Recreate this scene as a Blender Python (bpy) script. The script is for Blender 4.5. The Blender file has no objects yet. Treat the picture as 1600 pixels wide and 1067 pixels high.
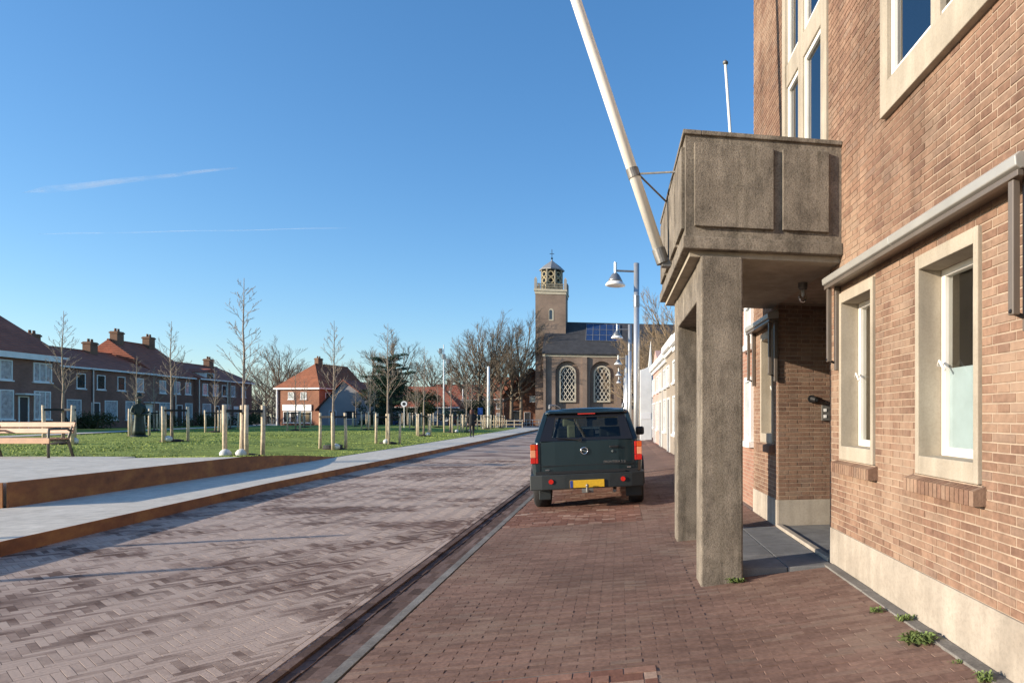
import bpy, math, random
from mathutils import Vector, Matrix
R = math.radians
random.seed(7)
S = bpy.context.scene
COL = S.collection

# ------------------------------------------------------------------ camera
cam = bpy.data.cameras.new('camera'); camo = bpy.data.objects.new('camera', cam); COL.objects.link(camo)
YAW = math.atan(0.17)                     # turned a little right of the street; the frame is shifted left
camo.location = (0, 0, 1.45); camo.rotation_euler = (R(90), 0, -YAW)
cam.sensor_width = 36; cam.lens = 22.5; cam.shift_y = 117.5/1600; cam.shift_x = -325/1600; cam.clip_start = 0.05; cam.clip_end = 12000
S.camera = camo
# ------------------------------------------------------------------ light
SUN_EL, SUN_AZ = R(14.5), R(18)       # low winter sun from the left, a little behind the camera
to_sun = Vector((-math.cos(SUN_EL)*math.cos(SUN_AZ), -math.cos(SUN_EL)*math.sin(SUN_AZ), math.sin(SUN_EL)))
W = bpy.data.worlds.new('World'); S.world = W; W.use_nodes = True
wn = W.node_tree.nodes; wl = W.node_tree.links
bg = wn['Background']; bg.inputs['Strength'].default_value = 0.145
sky = wn.new('ShaderNodeTexSky'); sky.sky_type = 'NISHITA'; sky.sun_disc = False
sky.sun_elevation = SUN_EL; sky.sun_rotation = math.atan2(to_sun.x, to_sun.y) % (2*math.pi)
sky.altitude = 0; sky.air_density = 1.0; sky.dust_density = 0.5; sky.ozone_density = 4.0
hs = wn.new('ShaderNodeHueSaturation'); hs.inputs['Saturation'].default_value = 1.2; hs.inputs['Hue'].default_value = 0.503
gm = wn.new('ShaderNodeGamma'); gm.inputs[1].default_value = 0.84
wl.new(sky.outputs[0], gm.inputs[0]); wl.new(gm.outputs[0], hs.inputs['Color']); wl.new(hs.outputs[0], bg.inputs['Color'])
sl = bpy.data.lights.new('sun', 'SUN'); sl.energy = 3.8; sl.angle = R(0.5); sl.color = (1, 0.88, 0.72)
so = bpy.data.objects.new('sun', sl); COL.objects.link(so)
so.rotation_euler = (-to_sun).to_track_quat('-Z', 'Y').to_euler(); so.location = (-60, -10, 40)
S.view_settings.view_transform = 'Standard'; S.view_settings.look = 'None'
S.view_settings.gamma = 1; S.view_settings.use_curve_mapping = False
S.view_settings.exposure = 1.06
S.render.engine = 'CYCLES'

# ------------------------------------------------------------------ materials
MATS = {}
def ramp(nt, stops):
    n = nt.nodes.new('ShaderNodeValToRGB'); e = n.color_ramp.elements
    while len(e) > 1: e.remove(e[-1])
    e[0].position = stops[0][0]; e[0].color = (*stops[0][1], 1)
    for p, c in stops[1:]:
        q = e.new(p); q.color = (*c, 1)
    return n
def mixc(nt, a, b, fac, mode='MIX'):
    n = nt.nodes.new('ShaderNodeMix'); n.data_type = 'RGBA'; n.blend_type = mode
    for sock, v in ((n.inputs[6], a), (n.inputs[7], b), (n.inputs[0], fac)):
        if hasattr(v, 'links') or hasattr(v, 'is_linked'): nt.links.new(v, sock)
        elif isinstance(v, (tuple, list)): sock.default_value = (*v, 1)
        else: sock.default_value = v
    return n.outputs[2]
def noise(nt, vec, scale, detail=3, rough=0.55):
    n = nt.nodes.new('ShaderNodeTexNoise'); n.inputs['Scale'].default_value = scale
    n.inputs['Detail'].default_value = detail; n.inputs['Roughness'].default_value = rough
    if vec is not None: nt.links.new(vec, n.inputs['Vector'])
    return n.outputs['Fac']
def pos(nt, scale=None):
    g = nt.nodes.new('ShaderNodeNewGeometry').outputs['Position']
    if scale:
        m = nt.nodes.new('ShaderNodeVectorMath'); m.operation = 'MULTIPLY'; nt.links.new(g, m.inputs[0]); m.inputs[1].default_value = scale
        return m.outputs[0]
    return g
def step(nt, v, a, b):
    n = nt.nodes.new('ShaderNodeMapRange'); nt.links.new(v, n.inputs[0])
    n.inputs[1].default_value = a; n.inputs[2].default_value = b; n.interpolation_type = 'SMOOTHSTEP'
    return n.outputs[0]
def bump(nt, p, h, strength, dist=0.01):
    b = nt.nodes.new('ShaderNodeBump'); b.inputs['Strength'].default_value = strength; b.inputs['Distance'].default_value = dist
    nt.links.new(h, b.inputs['Height']); nt.links.new(b.outputs[0], p.inputs['Normal'])
def newmat(name):
    m = bpy.data.materials.new(name); m.use_nodes = True; MATS[name] = m
    return m, m.node_tree, m.node_tree.nodes['Principled BSDF']
def plain(name, col, rough=0.6, metal=0.0, var=0.15, scale=6, bstr=0.0, bscale=60, bdist=0.005, spec=0.5):
    m, nt, p = newmat(name)
    p.inputs['Roughness'].default_value = rough; p.inputs['Metallic'].default_value = metal
    p.inputs['Specular IOR Level'].default_value = spec
    v = pos(nt)
    if var:
        f = noise(nt, v, scale, 4)
        lo = tuple(c*(1-var) for c in col); hi = tuple(min(1, c*(1+var)) for c in col)
        r = ramp(nt, [(0.3, lo), (0.7, hi)]); nt.links.new(f, r.inputs[0]); nt.links.new(r.outputs[0], p.inputs['Base Color'])
    else: p.inputs['Base Color'].default_value = (*col, 1)
    if bstr: bump(nt, p, noise(nt, v, bscale, 4), bstr, bdist)
    return m
def rnd(nt):
    g = nt.nodes.new('ShaderNodeNewGeometry'); o = nt.nodes.new('ShaderNodeObjectInfo')
    a = nt.nodes.new('ShaderNodeMath'); a.operation = 'ADD'; nt.links.new(g.outputs['Random Per Island'], a.inputs[0]); nt.links.new(o.outputs['Random'], a.inputs[1])
    f = nt.nodes.new('ShaderNodeMath'); f.operation = 'FRACT'; nt.links.new(a.outputs[0], f.inputs[0])
    return f.outputs[0]
def pieces(name, stops, rough=0.95, stain=None, bstr=0.6, bscale=70, grime=(0.7, 1.15), jit=0.10, streak=0.0):
    """colour per brick + blotches + grain; stain = (colour, noise scale, lo, hi, stretch, amount)"""
    m, nt, p = newmat(name); p.inputs['Roughness'].default_value = rough; p.inputs['Specular IOR Level'].default_value = 0.12
    r = ramp(nt, stops); rn = rnd(nt); nt.links.new(rn, r.inputs[0]); c = r.outputs[0]
    v = pos(nt)
    g = ramp(nt, [(0.25, (grime[0],)*3), (0.75, (grime[1],)*3)]); nt.links.new(noise(nt, v, 0.9, 5), g.inputs[0])
    c = mixc(nt, c, g.outputs[0], 1.0, 'MULTIPLY')
    if streak:
        rs_ = ramp(nt, [(0.40, (1,1,1)), (0.68, (1-streak,1-streak,1-streak*0.95))]); nt.links.new(noise(nt, pos(nt, (5,5,0.45)), 1.0, 6, 0.65), rs_.inputs[0]); c = mixc(nt, c, rs_.outputs[0], 1.0, 'MULTIPLY')
    g2 = ramp(nt, [(0.3, (0.8,)*3), (0.7, (1.15,)*3)]); nt.links.new(noise(nt, v, 28, 4), g2.inputs[0])
    c = mixc(nt, c, g2.outputs[0], 1.0, 'MULTIPLY')
    if stain:
        sc, ss, lo, hi, st, am = stain
        vv = pos(nt, st) if st else v
        f = noise(nt, vv, ss, 5, 0.62)
        # per piece jitter so that single stones keep or lose the bloom
        a = nt.nodes.new('ShaderNodeMath'); a.operation = 'MULTIPLY_ADD'; nt.links.new(rn, a.inputs[0]); a.inputs[1].default_value = jit; nt.links.new(f, a.inputs[2])
        s1 = step(nt, a.outputs[0], lo, hi)
        k = nt.nodes.new('ShaderNodeMath'); k.operation = 'MULTIPLY'; nt.links.new(s1, k.inputs[0]); k.inputs[1].default_value = am
        c = mixc(nt, c, sc, k.outputs[0])
    nt.links.new(c, p.inputs['Base Color'])
    bump(nt, p, noise(nt, v, bscale, 5), bstr, 0.004)
    return m
def brick_tex(name, c1, c2, mortar, w=0.22, h=0.06, rough=0.9, axis='xz'):
    """far brickwork: pieces too small to tell apart"""
    m, nt, p = newmat(name); p.inputs['Roughness'].default_value = rough; p.inputs['Specular IOR Level'].default_value = 0.25
    b = nt.nodes.new('ShaderNodeTexBrick'); b.inputs['Scale'].default_value = 1
    b.inputs['Brick Width'].default_value = w; b.inputs['Row Height'].default_value = h; b.inputs['Mortar Size'].default_value = h*0.09
    b.inputs['Color1'].default_value = (*c1, 1); b.inputs['Color2'].default_value = (*c2, 1); b.inputs['Mortar'].default_value = (*mortar, 1)
    v = pos(nt); sx = nt.nodes.new('ShaderNodeSeparateXYZ'); nt.links.new(v, sx.inputs[0]); cx = nt.nodes.new('ShaderNodeCombineXYZ')
    if axis == 'xy': nt.links.new(sx.outputs[0], cx.inputs[0]); nt.links.new(sx.outputs[1], cx.inputs[1])
    else:
        a = nt.nodes.new('ShaderNodeMath'); nt.links.new(sx.outputs[0], a.inputs[0]); nt.links.new(sx.outputs[1], a.inputs[1])
        nt.links.new(a.outputs[0], cx.inputs[0]); nt.links.new(sx.outputs[2], cx.inputs[1])
    nt.links.new(cx.outputs[0], b.inputs['Vector'])
    g = ramp(nt, [(0.3, (0.75,)*3), (0.7, (1.2,)*3)]); nt.links.new(noise(nt, v, 0.5, 6), g.inputs[0])
    nt.links.new(mixc(nt, b.outputs['Color'], g.outputs[0], 1.0, 'MULTIPLY'), p.inputs['Base Color'])
    return m
def roof_tex(name, col, pitch=0.3):
    m, nt, p = newmat(name); p.inputs['Roughness'].default_value = 0.75; p.inputs['Specular IOR Level'].default_value = 0.3
    v = pos(nt)
    g = ramp(nt, [(0.25, tuple(c*0.6 for c in col)), (0.55, col), (0.8, tuple(c*1.3 for c in col))]); nt.links.new(noise(nt, v, 1.1, 7, 0.7), g.inputs[0])
    nt.links.new(g.outputs[0], p.inputs['Base Color'])
    w = nt.nodes.new('ShaderNodeTexWave'); w.wave_type = 'BANDS'; w.bands_direction = 'Z'; w.inputs['Scale'].default_value = 1/pitch/2; w.inputs['Distortion'].default_value = 0.6
    nt.links.new(v, w.inputs['Vector']); bump(nt, p, w.outputs['Fac'], 0.8, 0.05)
    return m
def glass(name, tint=(0.75, 0.8, 0.8), ior=1.6, rough=0.01):
    m, nt, p = newmat(name); nt.nodes.remove(p)
    out = nt.nodes['Material Output']
    t = nt.nodes.new('ShaderNodeBsdfTransparent'); t.inputs[0].default_value = (*tint, 1)
    g = nt.nodes.new('ShaderNodeBsdfGlossy'); g.inputs['Roughness'].default_value = rough; g.inputs['Color'].default_value = (1, 1, 1, 1)
    f = nt.nodes.new('ShaderNodeFresnel'); f.inputs['IOR'].default_value = ior
    x = nt.nodes.new('ShaderNodeMixShader'); nt.links.new(f.outputs[0], x.inputs[0]); nt.links.new(t.outputs[0], x.inputs[1]); nt.links.new(g.outputs[0], x.inputs[2])
    nt.links.new(x.outputs[0], out.inputs['Surface'])
    return m
def concrete(name, lo, mid, hi, speck=0.5, bstr=0.5, spscale=90, algae=0.0):
    m, nt, p = newmat(name); p.inputs['Roughness'].default_value = 0.9; p.inputs['Specular IOR Level'].default_value = 0.25
    v = pos(nt)
    r = ramp(nt, [(0.3, lo), (0.5, mid), (0.72, hi)]); nt.links.new(noise(nt, v, 2.2, 7, 0.65), r.inputs[0])
    vz = pos(nt, (6, 6, 0.7)); st = ramp(nt, [(0.3, (0.78,)*3), (0.65, (1.08,)*3)]); nt.links.new(noise(nt, vz, 1.3, 5), st.inputs[0])
    c = mixc(nt, r.outputs[0], st.outputs[0], 0.8, 'MULTIPLY')
    if algae:   # dark lichen blotches and run-off streaks
        al = ramp(nt, [(0.47, (1,1,1)), (0.60, (1-algae,)*3)]); nt.links.new(noise(nt, pos(nt, (1.6,1.6,1)), 3.1, 8, 0.72), al.inputs[0]); c = mixc(nt, c, al.outputs[0], 0.75, 'MULTIPLY')
        ru = ramp(nt, [(0.5, (1,1,1)), (0.66, (0.72,0.72,0.70))]); nt.links.new(noise(nt, pos(nt, (14,14,0.8)), 1.0, 4, 0.6), ru.inputs[0]); c = mixc(nt, c, ru.outputs[0], 0.8, 'MULTIPLY')
    sp = ramp(nt, [(0.33, (1-speck,)*3), (0.5, (1, 1, 1)), (0.72, (1+speck*0.6,)*3)]); f = noise(nt, v, spscale, 3, 0.7); nt.links.new(f, sp.inputs[0])
    nt.links.new(mixc(nt, c, sp.outputs[0], 1.0, 'MULTIPLY'), p.inputs['Base Color'])
    bump(nt, p, f, bstr, 0.006)
    return m

pieces('wall_brick', [(0, (0.205, 0.122, 0.088)), (0.12, (0.245, 0.145, 0.10)), (0.45, (0.27, 0.165, 0.113)), (0.7, (0.295, 0.185, 0.127)), (0.88, (0.27, 0.178, 0.127)), (1, (0.23, 0.15, 0.112))],
       stain=((0.38, 0.27, 0.19), 1.1, 0.50, 0.8, (1, 1, 0.5), 0.6), streak=0.3)
plain('mortar', (0.35, 0.265, 0.195), 0.95, var=0.2, scale=8, bstr=0.5, bscale=120)
pieces('walk_brick', [(0, (0.18, 0.113, 0.089)), (0.3, (0.206, 0.128, 0.10)), (0.6, (0.225, 0.141, 0.11)), (0.85, (0.246, 0.155, 0.12)), (1, (0.21, 0.145, 0.115))],
       stain=((0.29, 0.215, 0.165), 0.8, 0.52, 0.8, None, 0.6), bscale=55, streak=0.0)
pieces('bay_brick', [(0, (0.19, 0.095, 0.07)), (0.5, (0.235, 0.12, 0.088)), (0.85, (0.30, 0.175, 0.13)), (1, (0.42, 0.30, 0.23))], bscale=55)
pieces('road_brick', [(0, (0.15, 0.095, 0.075)), (0.4, (0.18, 0.115, 0.092)), (0.75, (0.21, 0.138, 0.112)), (1, (0.16, 0.11, 0.09))],
       stain=((0.53, 0.415, 0.34), 0.8, 0.42, 0.67, (0.7, 0.9, 1), 0.85), bscale=55, jit=0.17)
pieces('gutter_brick', [(0, (0.09, 0.06, 0.05)), (0.5, (0.13, 0.085, 0.07)), (1, (0.20, 0.14, 0.12))], bscale=55)
plain('sand_joint', (0.17, 0.13, 0.11), 1.0, var=0.3, scale=12)
pieces('road_far', [(0, (0.205, 0.14, 0.12)), (1, (0.205, 0.14, 0.12))], stain=((0.49, 0.385, 0.315), 0.8, 0.34, 0.59, (0.7, 0.9, 1), 0.85), bscale=25, jit=0.0)
brick_tex('walk_far', (0.175, 0.105, 0.08), (0.21, 0.125, 0.095), (0.14, 0.10, 0.08), 0.2, 0.055, axis='xy')
concrete('concrete_dark', (0.165, 0.138, 0.108), (0.225, 0.19, 0.15), (0.295, 0.252, 0.20), 0.40, 1.0, 70, 0.45)
concrete('concrete_trim', (0.31, 0.265, 0.205), (0.37, 0.32, 0.25), (0.43, 0.375, 0.30), 0.1, 0.2, 70)
concrete('render_plinth', (0.30, 0.255, 0.205), (0.37, 0.32, 0.26), (0.42, 0.365, 0.30), 0.12, 0.25, 40)
concrete('concrete_path', (0.52, 0.475, 0.40), (0.59, 0.54, 0.455), (0.66, 0.61, 0.52), 0.08, 0.15, 50)
concrete('concrete_kerb', (0.15, 0.14, 0.125), (0.205, 0.19, 0.17), (0.27, 0.255, 0.23), 0.25, 0.4, 60)
concrete('slab_grey', (0.14, 0.14, 0.14), (0.18, 0.18, 0.18), (0.23, 0.23, 0.225), 0.15, 0.3, 80)
def corten():
    m, nt, p = newmat('corten'); p.inputs['Roughness'].default_value = 0.8
    v = pos(nt, (1, 1, 1.6)); r = ramp(nt, [(0.25, (0.13, 0.045, 0.018)), (0.5, (0.27, 0.10, 0.03)), (0.75, (0.42, 0.18, 0.045))])
    nt.links.new(noise(nt, v, 2.6, 7, 0.65), r.inputs[0]); nt.links.new(r.outputs[0], p.inputs['Base Color'])
    bump(nt, p, noise(nt, v, 45, 4), 0.35, 0.004)
corten()
plain('white_paint', (0.78, 0.75, 0.69), 0.35, var=0.06, scale=5)
plain('white_far', (0.74, 0.74, 0.72), 0.5, var=0.08, scale=2)
plain('flagpole_paint', (0.78, 0.73, 0.63), 0.3, var=0.08, scale=3)
plain('lamp_metal', (0.50, 0.51, 0.51), 0.35, 0.6, var=0.06, scale=4)
plain('lamp_hood', (0.22, 0.23, 0.24), 0.4, 0.5, var=0.1)
plain('lamp_white', (0.80, 0.79, 0.77), 0.35, var=0.04)
plain('galvanised', (0.20, 0.19, 0.175), 0.55, 0.6, var=0.25, scale=14, bstr=0.2)
plain('alu_box', (0.40, 0.385, 0.35), 0.35, 0.25, var=0.08, scale=3)
plain('bronze_rail', (0.17, 0.14, 0.115), 0.4, 0.3, var=0.1, scale=3)
plain('black_plastic', (0.012, 0.012, 0.013), 0.5, var=0.1)
plain('dark_metal', (0.03, 0.03, 0.032), 0.45, 0.5, var=0.2)
plain('room_dark', (0.10, 0.09, 0.08), 0.9, var=0.15, scale=2)
plain('curtain', (0.34, 0.32, 0.28), 0.9, var=0.2, scale=5)
plain('frost_film', (0.36, 0.43, 0.45), 0.5, var=0.07, scale=9)
glass('window_glass', (0.85, 0.87, 0.86), 1.75)
glass('sky_glass', (0.35, 0.4, 0.42), 2.9)
glass('jar_glass', (0.85, 0.86, 0.84), 1.45)
plain('roof_felt', (0.08, 0.08, 0.085), 0.9)
# left of the street
plain('grass', (0.25, 0.295, 0.07), 0.95, var=0.35, scale=1.3, bstr=0.8, bscale=40, bdist=0.03, spec=0.1)
plain('grass_blade', (0.27, 0.32, 0.08), 0.8, var=0.35, scale=0.9, spec=0.2)
plain('ground', (0.10, 0.10, 0.06), 1.0, var=0.3, scale=0.2)
plain('asphalt', (0.075, 0.075, 0.078), 0.9, var=0.15, scale=2)
plain('far_paving', (0.34, 0.32, 0.29), 0.9, var=0.12, scale=0.8)
plain('soil', (0.035, 0.026, 0.02), 1.0, var=0.3, scale=10, bstr=0.6)
plain('wood_stake', (0.60, 0.48, 0.33), 0.85, var=0.25, scale=7, bstr=0.3)
plain('bench_wood', (0.44, 0.235, 0.125), 0.55, var=0.18, scale=6, bstr=0.15)
plain('bench_iron', (0.13, 0.115, 0.09), 0.5, 0.4, var=0.15)
plain('rubber_strap', (0.02, 0.02, 0.02), 0.8)
plain('water_bag', (0.62, 0.61, 0.57), 0.6, var=0.15, scale=12)
plain('bark_young', (0.27, 0.215, 0.165), 0.9, var=0.3, scale=9)
plain('bark_old', (0.17, 0.135, 0.095), 0.95, var=0.35, scale=3)
plain('bark_brown', (0.25, 0.18, 0.11), 0.95, var=0.3, scale=3)
plain('cedar_needle', (0.035, 0.06, 0.035), 0.9, var=0.4, scale=2, spec=0.15)
plain('hedge_leaf', (0.06, 0.07, 0.03), 0.85, var=0.5, scale=1.5, spec=0.2)
plain('weed_leaf', (0.13, 0.175, 0.05), 0.65, var=0.35, scale=25, spec=0.3)
plain('bronze', (0.035, 0.045, 0.038), 0.5, 0.6, var=0.35, scale=5, bstr=0.4, bscale=18)
brick_tex('house_brick_dark', (0.21, 0.10, 0.075), (0.26, 0.13, 0.095), (0.22, 0.16, 0.13))
brick_tex('house_brick_red', (0.24, 0.10, 0.06), (0.30, 0.13, 0.075), (0.25, 0.17, 0.12))
brick_tex('chimney_brick', (0.17, 0.09, 0.055), (0.22, 0.12, 0.075), (0.2, 0.15, 0.11))
brick_tex('church_brick', (0.23, 0.165, 0.125), (0.28, 0.20, 0.15), (0.27, 0.21, 0.165))
plain('church_pane', (0.02, 0.022, 0.028), 0.4, var=0.3, scale=1, spec=0.25)
brick_tex('row_brick', (0.27, 0.14, 0.10), (0.34, 0.19, 0.135), (0.34, 0.26, 0.20))
roof_tex('roof_red', (0.33, 0.105, 0.06)); roof_tex('roof_orange', (0.30, 0.105, 0.05)); roof_tex('roof_slate', (0.058, 0.058, 0.062), 0.22)
plain('grey_render', (0.30, 0.29, 0.29), 0.9, var=0.1, scale=1)
plain('pink_render', (0.48, 0.30, 0.25), 0.9, var=0.1, scale=1)
plain('cream_render', (0.27, 0.225, 0.175), 0.85, var=0.08, scale=1)
plain('white_render', (0.36, 0.325, 0.28), 0.8, var=0.06, scale=1)
plain('pane_curtained', (0.33, 0.37, 0.39), 0.12, var=0.35, scale=4, spec=0.8)
plain('pane_dark', (0.035, 0.04, 0.045), 0.06, var=0.3, scale=3, spec=0.9)
plain('door_dark', (0.03, 0.028, 0.03), 0.5, var=0.2)
plain('lead_grey', (0.24, 0.245, 0.25), 0.6, 0.2, var=0.15)
plain('lantern_stone', (0.27, 0.235, 0.17), 0.85, var=0.25, scale=3)
plain('lantern_tracery', (0.34, 0.28, 0.17), 0.85, var=0.2, scale=3)
plain('stone_cream', (0.50, 0.44, 0.33), 0.85, var=0.12, scale=3)
plain('far_twig', (0.13, 0.105, 0.085), 0.95, var=0.4, scale=0.3)
plain('solar', (0.022, 0.045, 0.12), 0.15, var=0.2, scale=2, spec=0.8)
plain('tracery', (0.56, 0.50, 0.40), 0.8, var=0.1)
# car and people
m, nt, p = newmat('car_paint'); p.inputs['Base Color'].default_value = (0.012, 0.026, 0.031, 1); p.inputs['Roughness'].default_value = 0.3; p.inputs['Metallic'].default_value = 0.2
p.inputs['Coat Weight'].default_value = 0.6; p.inputs['Coat Roughness'].default_value = 0.08
bump(nt, p, noise(nt, pos(nt), 3, 2), 0.05, 0.01)
plain('bumper_grey', (0.016, 0.02, 0.021), 0.5, var=0.15, scale=8)
glass('car_glass', (0.32, 0.37, 0.36), 1.5)
plain('tyre', (0.018, 0.017, 0.017), 0.85, var=0.2, scale=10)
plain('rim', (0.4, 0.4, 0.4), 0.35, 0.8, var=0.05)
plain('lens_red', (0.55, 0.018, 0.012), 0.15, var=0.1, scale=30, spec=0.7)
plain('lens_amber', (0.62, 0.085, 0.012), 0.15, var=0.1, scale=30, spec=0.7)
plain('lens_clear', (0.72, 0.30, 0.16), 0.12, var=0.1, scale=30, spec=0.7)
plain('chrome', (0.75, 0.75, 0.75), 0.12, 1.0, var=0)
plain('plate_yellow', (0.62, 0.37, 0.02), 0.4, var=0.08, scale=30)
plain('plate_blue', (0.02, 0.05, 0.25), 0.4, var=0)
plain('seat_cloth', (0.06, 0.06, 0.06), 0.9, var=0.15)
plain('cream_cloth', (0.50, 0.46, 0.30), 0.9, var=0.15)
plain('red_paint', (0.16, 0.018, 0.014), 0.3, var=0.05); plain('blue_paint', (0.03, 0.07, 0.20), 0.3, var=0.05); plain('black_paint', (0.012, 0.012, 0.014), 0.3, var=0.05)
plain('skin', (0.42, 0.23, 0.17), 0.6, var=0.05); plain('hair_auburn', (0.09, 0.03, 0.018), 0.7, var=0.2)
plain('coat_black', (0.014, 0.013, 0.014), 0.85, var=0.2); plain('trouser_dark', (0.020, 0.020, 0.024), 0.9, var=0.2)
plain('sign_blue', (0.02, 0.09, 0.34), 0.4, var=0); plain('sign_white', (0.8, 0.8, 0.8), 0.4, var=0)
def contrail_mat():
    m, nt, p = newmat('vapour'); p.inputs['Base Color'].default_value = (0.9, 0.9, 0.92, 1); p.inputs['Roughness'].default_value = 1
    lw = nt.nodes.new('ShaderNodeLayerWeight'); lw.inputs[0].default_value = 0.5
    inv = nt.nodes.new('ShaderNodeMath'); inv.operation = 'SUBTRACT'; inv.inputs[0].default_value = 1; nt.links.new(lw.outputs['Facing'], inv.inputs[1])
    f = step(nt, noise(nt, pos(nt, (0.006, 0.006, 0.02)), 1.0, 5, 0.6), 0.25, 0.75)
    a = nt.nodes.new('ShaderNodeMath'); a.operation = 'MULTIPLY'; nt.links.new(inv.outputs[0], a.inputs[0]); nt.links.new(f, a.inputs[1])
    b = nt.nodes.new('ShaderNodeMath'); b.operation = 'MULTIPLY'; nt.links.new(a.outputs[0], b.inputs[0]); b.inputs[1].default_value = 0.2
    nt.links.new(b.outputs[0], p.inputs['Alpha'])
contrail_mat()

# ------------------------------------------------------------------ mesh helpers
class MB:
    def __init__(s, M=None): s.v = []; s.f = []; s.M = M
    def add(s, vs, fs):
        o = len(s.v)
        s.v += [tuple(s.M @ Vector(q)) for q in vs] if s.M else [tuple(q) for q in vs]
        s.f += [tuple(i+o for i in f) for f in fs]
    def box(s, x0, x1, y0, y1, z0, z1):
        s.add([(x0,y0,z0),(x1,y0,z0),(x1,y1,z0),(x0,y1,z0),(x0,y0,z1),(x1,y0,z1),(x1,y1,z1),(x0,y1,z1)],
              [(0,3,2,1),(4,5,6,7),(0,1,5,4),(1,2,6,5),(2,3,7,6),(3,0,4,7)])
        return s
    def quad(s, a, b, c, d): s.add([a,b,c,d], [(0,1,2,3)]); return s
    def tube(s, p0, p1, r0, r1=None, n=10, cap=True):
        r1 = r0 if r1 is None else r1
        p0 = Vector(p0); p1 = Vector(p1); d = (p1-p0).normalized()
        a = d.orthogonal().normalized(); b = d.cross(a)
        vs = []
        for p, r in ((p0, r0), (p1, r1)):
            for i in range(n):
                t = 2*math.pi*i/n; vs.append(p + (a*math.cos(t)+b*math.sin(t))*r)
        fs = [(i, (i+1)%n, n+(i+1)%n, n+i) for i in range(n)]
        if cap: fs += [tuple(range(n-1,-1,-1)), tuple(range(n, 2*n))]
        s.add(vs, fs); return s
    def path(s, pts, rs, n=8):
        pts = [Vector(p) for p in pts]; vs = []; fs = []
        a = None
        for i, p in enumerate(pts):
            d = (pts[min(i+1,len(pts)-1)]-pts[max(i-1,0)]).normalized()
            a = d.orthogonal().normalized() if a is None else (a - d*a.dot(d)).normalized()
            b = d.cross(a); r = rs[i] if isinstance(rs, (list, tuple)) else rs
            vs += [p + (a*math.cos(2*math.pi*k/n)+b*math.sin(2*math.pi*k/n))*r for k in range(n)]
        for i in range(len(pts)-1):
            for k in range(n): fs.append((i*n+k, i*n+(k+1)%n, (i+1)*n+(k+1)%n, (i+1)*n+k))
        if n > 3: fs += [tuple(range(n-1,-1,-1)), tuple(range((len(pts)-1)*n, len(pts)*n))]
        s.add(vs, fs); return s
    def lathe(s, prof, c=(0,0,0), n=20):
        vs = []; fs = []
        for r, z in prof:
            for k in range(n): t = 2*math.pi*k/n; vs.append((c[0]+r*math.cos(t), c[1]+r*math.sin(t), c[2]+z))
        for i in range(len(prof)-1):
            for k in range(n): fs.append((i*n+k, i*n+(k+1)%n, (i+1)*n+(k+1)%n, (i+1)*n+k))
        fs += [tuple(range(n-1,-1,-1)), tuple(range((len(prof)-1)*n, len(prof)*n))]
        s.add(vs, fs); return s
    def prism(s, poly, fn0, fn1):
        """poly of 2-D points, fn0/fn1 map them to the two end faces"""
        n = len(poly); vs = [fn0(p) for p in poly]+[fn1(p) for p in poly]
        s.add(vs, [tuple(range(n-1,-1,-1)), tuple(range(n,2*n))]+[(i,(i+1)%n,n+(i+1)%n,n+i) for i in range(n)]); return s
    def loft(s, rings, cap=True):
        n = len(rings[0]); vs = [p for r in rings for p in r]; fs = []
        for i in range(len(rings)-1):
            for k in range(n): fs.append((i*n+k, i*n+(k+1)%n, (i+1)*n+(k+1)%n, (i+1)*n+k))
        if cap: fs += [tuple(range(n-1,-1,-1)), tuple(range((len(rings)-1)*n, len(rings)*n))]
        s.add(vs, fs); return s
    def mesh(s, name, mat, smooth=False):
        me = bpy.data.meshes.new(name); me.from_pydata(s.v, [], s.f); me.update()
        if mat: me.materials.append(MATS[mat])
        if smooth: me.polygons.foreach_set('use_smooth', [True]*len(me.polygons))
        return me
    def build(s, name, mat, parent=None, smooth=False, bevel=0, seg=2, loc=None):
        return link(name, s.mesh(name, mat, smooth), parent, bevel, seg, loc)
def link(name, me, parent=None, bevel=0, seg=2, loc=None):
    o = bpy.data.objects.new(name, me); COL.objects.link(o); o.parent = parent
    if loc: o.location = loc
    if bevel:
        b = o.modifiers.new('bevel', 'BEVEL'); b.width = bevel; b.segments = seg; b.limit_method = 'ANGLE'; b.angle_limit = R(35); b.harden_normals = False
    return o
def empty(name, loc=(0,0,0), rz=0):
    o = bpy.data.objects.new(name, None); COL.objects.link(o); o.location = loc; o.rotation_euler = (0,0,rz); return o
def tag(o, label=None, cat=None, group=None, kind=None):
    if label: o['label'] = label
    if cat: o['category'] = cat
    if group: o['group'] = group
    if kind: o['kind'] = kind
    return o
def thing(name, label, cat, loc=(0,0,0), rz=0, group=None): return tag(empty(name, loc, rz), label, cat, group)
def copy_tree(o, parent=None):
    c = o.copy(); COL.objects.link(c); c.parent = parent
    for ch in list(o.children): copy_tree(ch, c)
    return c
CT, ST = math.cos(YAW), math.sin(YAW)
def depth(p): return p[0]*ST + p[1]*CT
def in_view(p):
    d = depth(p)
    if d < 0.5: return False
    u = 1125+1000*(p[0]*CT-p[1]*ST)/d; v = 651-1000*(p[2]-1.45)/d
    return -10 < u < 1610 and -10 < v < 1077
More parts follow.
